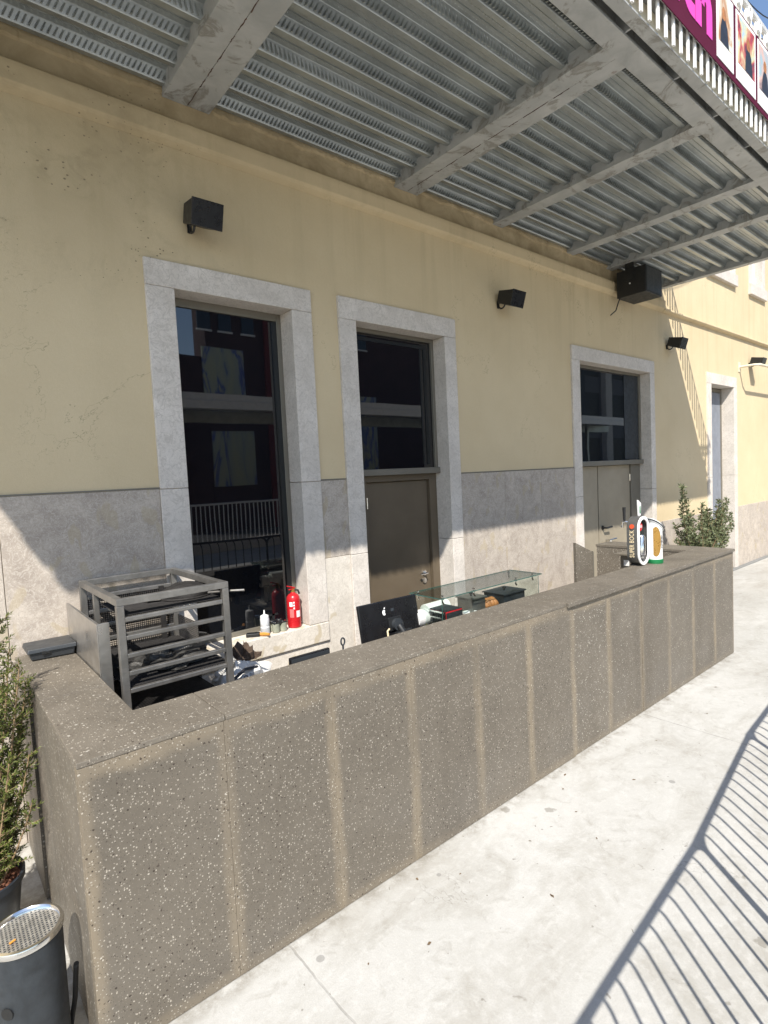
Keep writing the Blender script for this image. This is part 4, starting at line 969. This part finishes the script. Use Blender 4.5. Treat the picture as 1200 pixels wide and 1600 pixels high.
part('cap_band', T2, MB().tube(slant(.0752, .001), .006, 6, closed=True), 'seal', smooth=True)
part('leaf_print', T2, MB().add([slant(.03, .0165)[k] for k in (2,6,9,13,18)], [(0,1,2,3,4)]), 'green')
# golden oval window on the street-left side
mb = MB()
for i in range(13):
    a = math.radians(196 + 60*i/12); hh = .135*math.sqrt(max(0, 1-((i-4.0)/8.2)**2))
    mb.v += [(tc[0]+(r+.0015)*math.cos(a), tc[1]+(r+.0015)*math.sin(a), HC+.20-hh), (tc[0]+(r+.0015)*math.cos(a), tc[1]+(r+.0015)*math.sin(a), HC+.20+hh)]
for i in range(12): mb.f.append((2*i, 2*i+2, 2*i+3, 2*i+1))
part('golden_oval', T2, mb, 'gold', smooth=True)
text_part('lettering', T2, 'ink', 'SOMERSBY', .026, frame_mtx(Vector((tc[0]-.004,tc[1]-.0675,HC+.20)), (0,0,1), (-1,-.0,0)), .0006, 1.0)
part('tap_lever', T2, MB().hull8([(4.985,-1.305,HC+.43),(5.025,-1.305,HC+.43),(5.025,-1.29,HC+.43),(4.985,-1.29,HC+.43),(4.965,-1.312,HC+.58),(5.025,-1.312,HC+.545),(5.025,-1.295,HC+.545),(4.965,-1.295,HC+.58)]), 'whiteplastic', bevel=.005)
part('lever_print', T2, MB().box(4.992,5.006,-1.3125,-1.3095,HC+.455,HC+.52), 'green')
part('lever_stem', T2, MB().tube([(5.005,-1.297,HC+.30),(5.005,-1.297,HC+.43)], .008, 8), 'chrome')

# ================================================================== WALL LAMPS
def lamp(x, y, z, label, mount=True):
    t_ = thing('wall_floodlight', label, 'floodlight', (x, y, z), 'black floodlights along the facade')
    rot = Matrix.Rotation(math.radians(17), 3, 'X')
    def T(p): return Vector((x,y,z+.065)) + rot @ Vector(p)
    a, b = .080, .100
    part('lamp_body', t_, MB().hull8([T(p) for p in ((-b,-.24,-b*.76),(b,-.24,-b*.76),(a,-.045,-a*.72),(-a,-.045,-a*.72),(-b,-.24,b*.76),(b,-.24,b*.76),(a,-.045,a*.76),(-a,-.045,a*.76))]), 'black', bevel=.004)
    part('lamp_face', t_, MB().hull8([T(p) for p in ((-b-.004,-.252,-b*.76-.004),(b+.004,-.252,-b*.76-.004),(b+.004,-.2405,-b*.76-.004),(-b-.004,-.2405,-b*.76-.004),(-b-.004,-.252,b*.76+.004),(b+.004,-.252,b*.76+.004),(b+.004,-.2405,b*.76+.004),(-b-.004,-.2405,b*.76+.004))]), 'blackgloss', bevel=.003)
    part('swivel_ring', t_, MB().tube([Vector((x-.03, y-.055, z-.02)) + Vector((0, .040*math.cos(q), .040*math.sin(q))) for q in [i*math.pi/8 for i in range(16)]], .008, 6, closed=True), 'black', smooth=True)
    part('wall_plate', t_, MB().box(x-.045, x-.015, y-.010, y-.001, z-.05, z+.02), 'black', bevel=.003)
lamp(1.535, 0, 3.705, 'black floodlight above the tall window nearest the camera')
lamp(4.757, 0, 3.705, 'black floodlight between the middle door and the far double doors')
lamp(8.69, 0, 3.71, 'black floodlight lit by the sun next to the shadow edge past the double doors')
# pipe bracket with its own lamp at the far right
PI_ = thing('pipe_bracket', 'cream pipe rail standing off the sunlit wall at far right', 'pipe', (12.5, 0, 3.66))
part('pipe', PI_, MB().tube([(11.66,-.012,3.66),(11.66,-.24,3.66),(11.74,-.31,3.66),(14.6,-.31,3.66),(14.66,-.24,3.66),(14.66,-.012,3.66)], .022, 10), 'pipe', smooth=True)
part('wall_flange', PI_, MB().box(11.61,11.71,-.012,-.001,3.57,3.75), 'pipe', bevel=.003)
part('wall_flange', PI_, MB().box(14.61,14.71,-.012,-.001,3.57,3.75), 'pipe', bevel=.003)
lamp(12.2, 0, 3.765, 'black floodlight above the cream pipe rail at far right')

# loudspeaker under the canopy
LS = thing('loudspeaker', 'black box loudspeaker hung under the far end of the canopy', 'speaker', (7.2, -.25, 4.16))
sx0, sx1, sy0, sy1, sz0, sz1 = 7.02, 7.47, -.47, -.10, 4.10, 4.425
part('cabinet', LS, MB().box(sx0, sx1, sy0, sy1, sz0, sz1), 'black', bevel=.008)
part('grille', LS, MB().box(sx0+.02, sx1-.02, sy0-.006, sy0-.0005, sz0+.02, sz1-.02), 'seal', bevel=.004)
part('hanger', LS, MB().box(sx0-.012, sx0-.001, -.33, -.22, 4.28, 4.52).box(sx0-.012, sx0+.2, -.33, -.22, 4.4265, 4.44).box(sx0-.012,sx0+.03,-.345,-.205,4.50,4.535), 'black', bevel=.002)
for z in (4.245, 4.30): part('screw', LS, MB().tube([(sx0-.0005,-.275,z),(sx0-.006,-.275,z)], .010, 10), 'whiteplastic')
part('cable', LS, MB().tube([(sx0+.02,-.13,4.101),(sx0-.01,-.12,4.04),(sx0-.03,-.10,3.95),(sx0-.10,-.08,3.90),(sx0-.12,-.075,3.885)], .007, 6), 'black', smooth=True)

# ================================================================== BIN AND PLANTS
BC = (.156, -1.480, 0)
BI = thing('ashtray_bin', 'slate grey cylindrical ashtray bin with perforated steel lid beside the counter', 'bin', BC)
part('bin_body', BI, MB().lathe([(.105,.004),(.108,.012),(.110,.485),(.104,.488)], BC, 48), 'bingrey', smooth=True)
part('rim', BI, MB().lathe([(.1105,.480),(.1155,.484),(.1165,.494),(.113,.502),(.104,.504),(.099,.499),(.096,.488)], BC, 48, caps=False), 'chrome', smooth=True)
# perforated plate : bars in two directions clipped to a circle
gr = MB(); zc = .489; rad = .097; stp = .0115
nn = int(rad/stp)
for i in range(-nn, nn+1):
    q = i*stp; L_ = math.sqrt(max(0, rad*rad-q*q))
    if L_ < .01: continue
    gr.box(BC[0]+q-.0026, BC[0]+q+.0026, BC[1]-L_, BC[1]+L_, zc-.002, zc)
    gr.box(BC[0]-L_, BC[0]+L_, BC[1]+q-.0021, BC[1]+q+.0021, zc-.0018, zc-.0002)
gp_ = part('perforated_lid', BI, gr, plain('worn_steel_plate', (.50,.48,.44), .38, .7, .4, 60)); gp_['kind'] = 'stuff'
part('inner_tray', BI, MB().lathe([(.001,.440),(.098,.440),(.098,.487)], BC, 32, caps=False), 'black')
part('bin_hole', BI, MB().tube([(.156-.075,-1.480-.083,.30),(.156-.070,-1.480-.078,.30)], .02, 16), 'black')
part('bin_base', BI, MB().lathe([(.110,0),(.110,.0035)], BC, 32), 'black')
cg = MB().tube([(.125,-1.505,.4945),(.108,-1.512,.4945)], .0035, 8).build('cigarette_butt', 'orange'); tag(cg, 'orange cigarette end lying on the perforated lid of the ashtray bin', 'cigarette')
# thin slab leaning against the counter behind the bin
lb = thing('cable_conduit', 'short black conduit leaning in the gap between bin and counter', 'conduit', (.29,-1.40,0))
part('conduit', lb, MB().tube([(.270,-1.42,.012),(.288,-1.45,.14),(.298,-1.46,.26)], .009, 8), 'black', smooth=True)
part('conduit_end', lb, MB().tube([(.298,-1.46,.261),(.299,-1.462,.272)], .0095, 8), 'seal')

def leafquad(mb, p, d, up, L_, w):
    d = d.normalized(); s_ = d.cross(up)
    if s_.length < 1e-4: s_ = Vector((1,0,0))
    s_.normalize(); nrm = s_.cross(d)
    mb.add([p, p+d*L_*.45+s_*w*.5+nrm*w*.12, p+d*L_, p+d*L_*.45-s_*w*.5+nrm*w*.12], [(0,1,2,3)])
rnd = random.Random(5)
def rv(): return Vector((rnd.gauss(0,1), rnd.gauss(0,1), rnd.gauss(0,1))).normalized()
# potted yew at the left edge
PX, PY = .065, -.70
PT = thing('potted_conifer', 'upright yew conifer in a ribbed black pot at the left edge beside the counter', 'potted plant', (PX, PY, 0))
part('pot', PT, MB().lathe([(.115,.0),(.125,.01),(.155,.255),(.168,.26),(.170,.29),(.160,.292),(.152,.25)], (PX,PY,0), 36, caps=False), 'potblack', smooth=True)
part('pot_base', PT, MB().lathe([(.114,.001),(.114,.004)], (PX,PY,0), 24), 'potblack')
sm = MB(); n = 14
for k in range(140):
    a = rnd.uniform(0, 6.28); q = .15*math.sqrt(rnd.random()); p = Vector((PX+q*math.cos(a), PY+q*math.sin(a), .252+rnd.uniform(0,.018)))
    sm.obox(p, rnd.uniform(.01,.028), rnd.uniform(.008,.018), rnd.uniform(.005,.010), Matrix.Rotation(rnd.uniform(0,6.28), 3, 'Z') @ Matrix.Rotation(rnd.uniform(-.5,.5), 3, 'X'))
sm.lathe([(.0005,.25),(.153,.25)], (PX,PY,0), 24, caps=False)
e = part('bark_mulch', PT, sm, 'bark'); e['kind'] = 'stuff'
stems = []
tr = MB(); fo = MB()
specs = [((.02,-.01),(.225,-.70,1.43),.010),((.055,-.02),(.272,-.80,1.22),.009),((-.02,.03),(.13,-.66,1.38),.010),((.0,-.05),(.17,-.82,1.12),.008),((-.05,0),(.02,-.74,1.30),.009),((.04,.04),(.22,-.58,1.08),.008),((.07,.0),(.265,-.72,.92),.007),((-.06,-.04),(-.04,-.80,1.05),.008),((.03,-.07),(.20,-.88,.86),.007),((.06,.02),(.30,-.70,1.12),.008),((.05,-.03),(.285,-.74,.80),.007),((.05,.05),(.29,-.62,1.0),.007),((.02,.0),(.245,-.76,1.30),.008),((.06,-.05),(.27,-.84,.62),.006),((.0,.02),(.20,-.70,1.18),.008)]
for (dx, dy), tip, r0 in specs:
    a = Vector((PX+dx, PY+dy, .25)); b = Vector(tip); mid = a.lerp(b, .5) + Vector((rnd.uniform(-.03,.03), rnd.uniform(-.03,.03), 0))
    pts = []
    for i in range(9):
        s = i/8; pts.append(a*(1-s)**2 + mid*2*s*(1-s) + b*s*s)
    tr.tube(pts, [r0*(1-.75*i/8) for i in range(9)], 6)
    L_ = (b-a).length; nb = int(L_/.0095)
    for j in range(nb):
        s = .10 + .9*j/nb
        if tip[0] > .26 and .35 < s < .68 and rnd.random() < .7: continue
        p = a*(1-s)**2 + mid*2*s*(1-s) + b*s*s
        ax = (b-a).normalized(); sd_ = rv(); sd_ = (sd_ - ax*sd_.dot(ax)).normalized()
        bl = rnd.uniform(.03,.125)*(1.15-.66*s) ; dr = (sd_*.75 + ax*.75).normalized(); q = p + dr*bl
        tr.tube([p, q], [.0016,.0008], 4, caps=False)
        nl = int(bl/.0042)
        for k in range(nl):
            pp = p.lerp(q, (k+.5)/nl); ld = rv(); ld = (ld - dr*ld.dot(dr)).normalized()
            leafquad(fo, pp, ld*.8+dr*.7, rv(), rnd.uniform(.014,.025), rnd.uniform(.005,.0085))
        leafquad(fo, q, dr, rv(), .02, .005)
part('stems', PT, tr, 'twig')
e = part('crown', PT, fo, 'yew'); e['kind'] = 'stuff'
# leafy bush at the far end of the counter
BX, BY = 8.75, -.42
BU = thing('leafy_shrub', 'loose leafy shrub in a pot against the wall beyond the counter', 'shrub', (BX, BY, 0))
part('pot', BU, MB().lathe([(.17,0),(.21,.36),(.22,.37),(.22,.40),(.20,.40),(.19,.34)], (BX,BY,0), 32, caps=False), 'potblack', smooth=True)
part('soil', BU, MB().lathe([(.0005,.34),(.192,.34)], (BX,BY,0), 24, caps=False), 'bark')
tr = MB(); fo = MB()
tips = [(-.27,0,1.66),(-.24,.03,1.40),(-.30,.05,1.12),(-.05,-.05,1.36),(.10,.05,1.22),(.32,0,1.38),(.38,-.06,1.36),(.44,.02,1.16),(.30,.10,1.05),(-.14,.1,1.10),(.0,-.12,1.12),(.22,-.12,1.18),(-.36,-.1,1.22),(.50,-.05,1.02),(-.35,.0,.92),(.12,-.15,.95),(.40,.1,.90),(-.2,-.15,.90),(.0,.1,.95),(.28,-.1,.85)]
for q_ in range(14): tips.append((rnd.uniform(-.30,.46), rnd.uniform(-.14,.12), rnd.uniform(.95,1.28)))
for tx, ty, tz in tips:
    tx *= 2.25; tx -= .04
    a = Vector((BX+rnd.uniform(-.05,.05), BY+rnd.uniform(-.05,.05), .34)); b = Vector((BX+tx, BY+ty, tz)); mid = a.lerp(b, .5)+Vector((tx*.22, ty*.2, .0))
    pts = [a*(1-s)**2 + mid*2*s*(1-s) + b*s*s for s in [i/8 for i in range(9)]]
    tr.tube(pts, [.008*(1-.75*i/8) for i in range(9)], 5)
    nb = int((b-a).length/.017)
    for j in range(nb):
        s = .22+.78*j/nb; p = a*(1-s)**2 + mid*2*s*(1-s) + b*s*s; ax = (b-a).normalized()
        sd_ = rv(); sd_ = (sd_-ax*sd_.dot(ax)).normalized(); dr = (sd_+ax*.55).normalized(); bl = rnd.uniform(.01,.10)*(1.2-.7*s); q = p+dr*bl
        tr.tube([p, q], [.002,.001], 4, caps=False)
        for k in range(5):
            pp = p.lerp(q, rnd.uniform(.3,1)); leafquad(fo, pp, rv()+dr*.8+Vector((0,0,.15)), rv(), rnd.uniform(.035,.062), rnd.uniform(.015,.025))
part('stems', BU, tr, 'twig')
e = part('crown', BU, fo, 'privet'); e['kind'] = 'stuff'

# ================================================================== STREET SIDE (behind the camera: casts the shadow, shows in the windows)
# crowd barriers along the pavement
def barrier(x0, y0, x1, y1, label, h=1.20):
    t_ = thing('crowd_barrier', label, 'barrier', ((x0+x1)/2, (y0+y1)/2, 0), 'metal barriers along the pavement edge')
    a = Vector((x0,y0,0)); b = Vector((x1,y1,0)); d = (b-a).normalized(); L_ = (b-a).length; n_ = Vector((-d.y, d.x, 0))
    rad = .10; fr = [a+d*.0+Vector((0,0,.12))]
    def cor(c, s0, s1): return [c + d*math.cos(q)*rad + Vector((0,0,math.sin(q)*rad)) for q in [s0+(s1-s0)*i/5 for i in range(6)]]
    fr += [a+Vector((0,0,h-.001)) , ] if False else cor(a+d*rad+Vector((0,0,h-rad)), math.pi, math.pi/2) + cor(a+d*(L_-rad)+Vector((0,0,h-rad)), math.pi/2, 0) + [b+Vector((0,0,.12))]
    part('frame_tube', t_, MB().tube(fr, .0155, 10), 'bingrey', smooth=True)
    part('top_rail', t_, MB().tube([a-d*.02+Vector((0,0,h+.004)), b+d*.02+Vector((0,0,h))], .0165, 10), 'bingrey', smooth=True)
    part('bottom_rail', t_, MB().tube([a+Vector((0,0,.16)), b+Vector((0,0,.16))], .014, 8), 'bingrey', smooth=True)
    nb = int(L_/.113); 
    for i in range(1, nb):
        p = a+d*(L_*i/nb); off = n_*.0
        pts = [p+Vector((0,0,.16)), p+Vector((0,0,h-.16)), p-d*.002+Vector((0,0,h-.08)), p-d*.010+Vector((0,0,h-.035)), p-d*.028+Vector((0,0,h-.003))]
        part('bar', t_, MB().tube(pts, .0068, 6), 'bingrey', smooth=True)
    for s in (.12, .88):
        c_ = a+d*(L_*s); part('foot', t_, MB().tube([c_-n_*.28, c_-n_*.22+Vector((0,0,.12)), c_+Vector((0,0,.16)), c_+n_*.22+Vector((0,0,.12)), c_+n_*.28], .013, 6), 'bingrey', smooth=True)
HB = 1.20; ox, oy = .625/1.114*HB, .78/1.114*HB
def sh(x, y): return (x-ox, y-oy)
for (p, q, lb_) in ((( -.35,-2.82),(1.60,-2.668),'slim metal barrier nearest the camera'),((1.60,-2.668),(2.97,-2.548),'slim metal barrier in the middle of the row'),((2.97,-2.548),(4.43,-2.338),'slim metal barrier turning towards the counter'),((4.43,-2.338),(6.6,-2.18),'slim metal barrier farthest along the pavement')):
    barrier(*sh(*p), *sh(*q), lb_+' casting striped shadow on the ground')
# buildings and street furniture across the road, seen as reflections in the dark panes
OB = thing('red_building', 'dark red building with pale mural panels reflected in the windows', 'building', (14, -22, 0))
part('wall', OB, MB().box(9.3, 26, -19.2, -18, 0, 11).box(8.2, 9.299, -19.1, -18.01, 0, 7.2), 'brick')
part('wall', OB, MB().box(11.9, 12.15, -17.999, -17.9, 0, 11), plain('bright_red_pier', (.17,.025,.025), .7))
for x0_, x1_, z0_, z1_ in ((9.1,10.9,4.9,7.6),(9.3,11.2,1.9,4.2),(16,18,2,6)):
    f = part('mural_panel', OB, MB().box(x0_, x1_, -17.999, -17.94, z0_, z1_), 'mural')
for x in (9.0, 9.9, 10.9, 13.5, 15, 17): 
    f = part('window', OB, MB().box(x, x+.55, -17.999, -17.95, 8.3, 9.2), 'glass'); part('window_frame', f, MB().box(x-.05, x+.6, -17.998, -17.93, 8.22, 8.29), 'white')
OC = thing('grey_office_block', 'grey office block with pale columns across the road reflected in the far window', 'building', (45,-24,0))
part('wall', OC, MB().box(26.5, 64, -28, -19, 0, 14), plain('grey_facade', (.12,.12,.125), .7))
for x in (30,34,38,42,46,50): part('column', OC, MB().box(x, x+.9, -18.999, -18.6, 0, 14), 'surround' if x == 42 else 'bingrey')
for x in (31.2,35.2,39.2,43.2,47.2):
    for z in (2,5.5,9): part('window', OC, MB().box(x, x+2.4, -18.999, -18.95, z, z+2.2), 'black')
OV = thing('far_canopy', 'long pale station canopy across the road reflected in the windows', 'canopy', (8, -13, 0))
part('canopy_roof', OV, MB().box(-14, 34, -14.5, -12.2, 4.55, 4.75).box(-14, 34, -12.25, -12.15, 4.3, 4.54), 'white')
part('canopy_purlin', OV, MB().box(-14, 34, -14.4, -14.2, 4.1, 4.5), 'deck')
for x in range(-12, 34, 6): part('post', OV, MB().box(x, x+.16, -13.5, -13.34, 0, 4.549), 'deck')
FR = thing('street_railing', 'tall pale street railing on a low kerb reflected in the windows', 'railing', (8, -11.8, 0))
part('kerb_wall', FR, MB().box(-10, 30, -12.0, -11.6, 0, .30), 'surround')
part('top_rail', FR, MB().tube([(-10,-11.8,1.42),(30,-11.8,1.42)], .03, 8), 'white', smooth=True)
b0 = MB().box(-.012, .012, -.012, .012, .30, 1.41).build('baluster', 'white', FR, local=True)
x = 2.0; first = True
while x < 16:
    o = b0 if first else dup(b0, FR); first = False; o.location = (x-8, 0, 0); x += .14
lf0 = None
for i, (x, y) in enumerate(((1.9,-1.86),(2.35,-1.95),(2.9,-1.80),(3.3,-2.05),(2.1,-2.25),(1.5,-2.05),(3.9,-1.92),(2.62,-2.18),(4.6,-2.0),(1.72,-1.74),(3.05,-1.72),(5.2,-1.85),(1.25,-1.95),(2.75,-1.98))):
    if lf0 is None:
        m_ = MB().add([(-.014,0,.002),(-.004,-.007,.006),(.008,-.005,.003),(.015,.001,.007),(.006,.006,.004),(-.006,.006,.008)], [(0,1,5),(1,2,4,5),(2,3,4)]); lf0 = m_.build('dry_leaf', plain('dry_brown_leaf', (.13,.085,.045), .8)); o = lf0
        tag(o, 'tiny dry leaf scrap lying on the pale pavement', 'leaf', 'leaf scraps on the pavement')
    else: o = lf0.copy(); C.objects.link(o)
    o.location = (x, y, 0); o.rotation_euler = (0, 0, i*1.9); o.scale = (.5+.09*(i % 6),)*3
print('objects', len(bpy.data.objects))
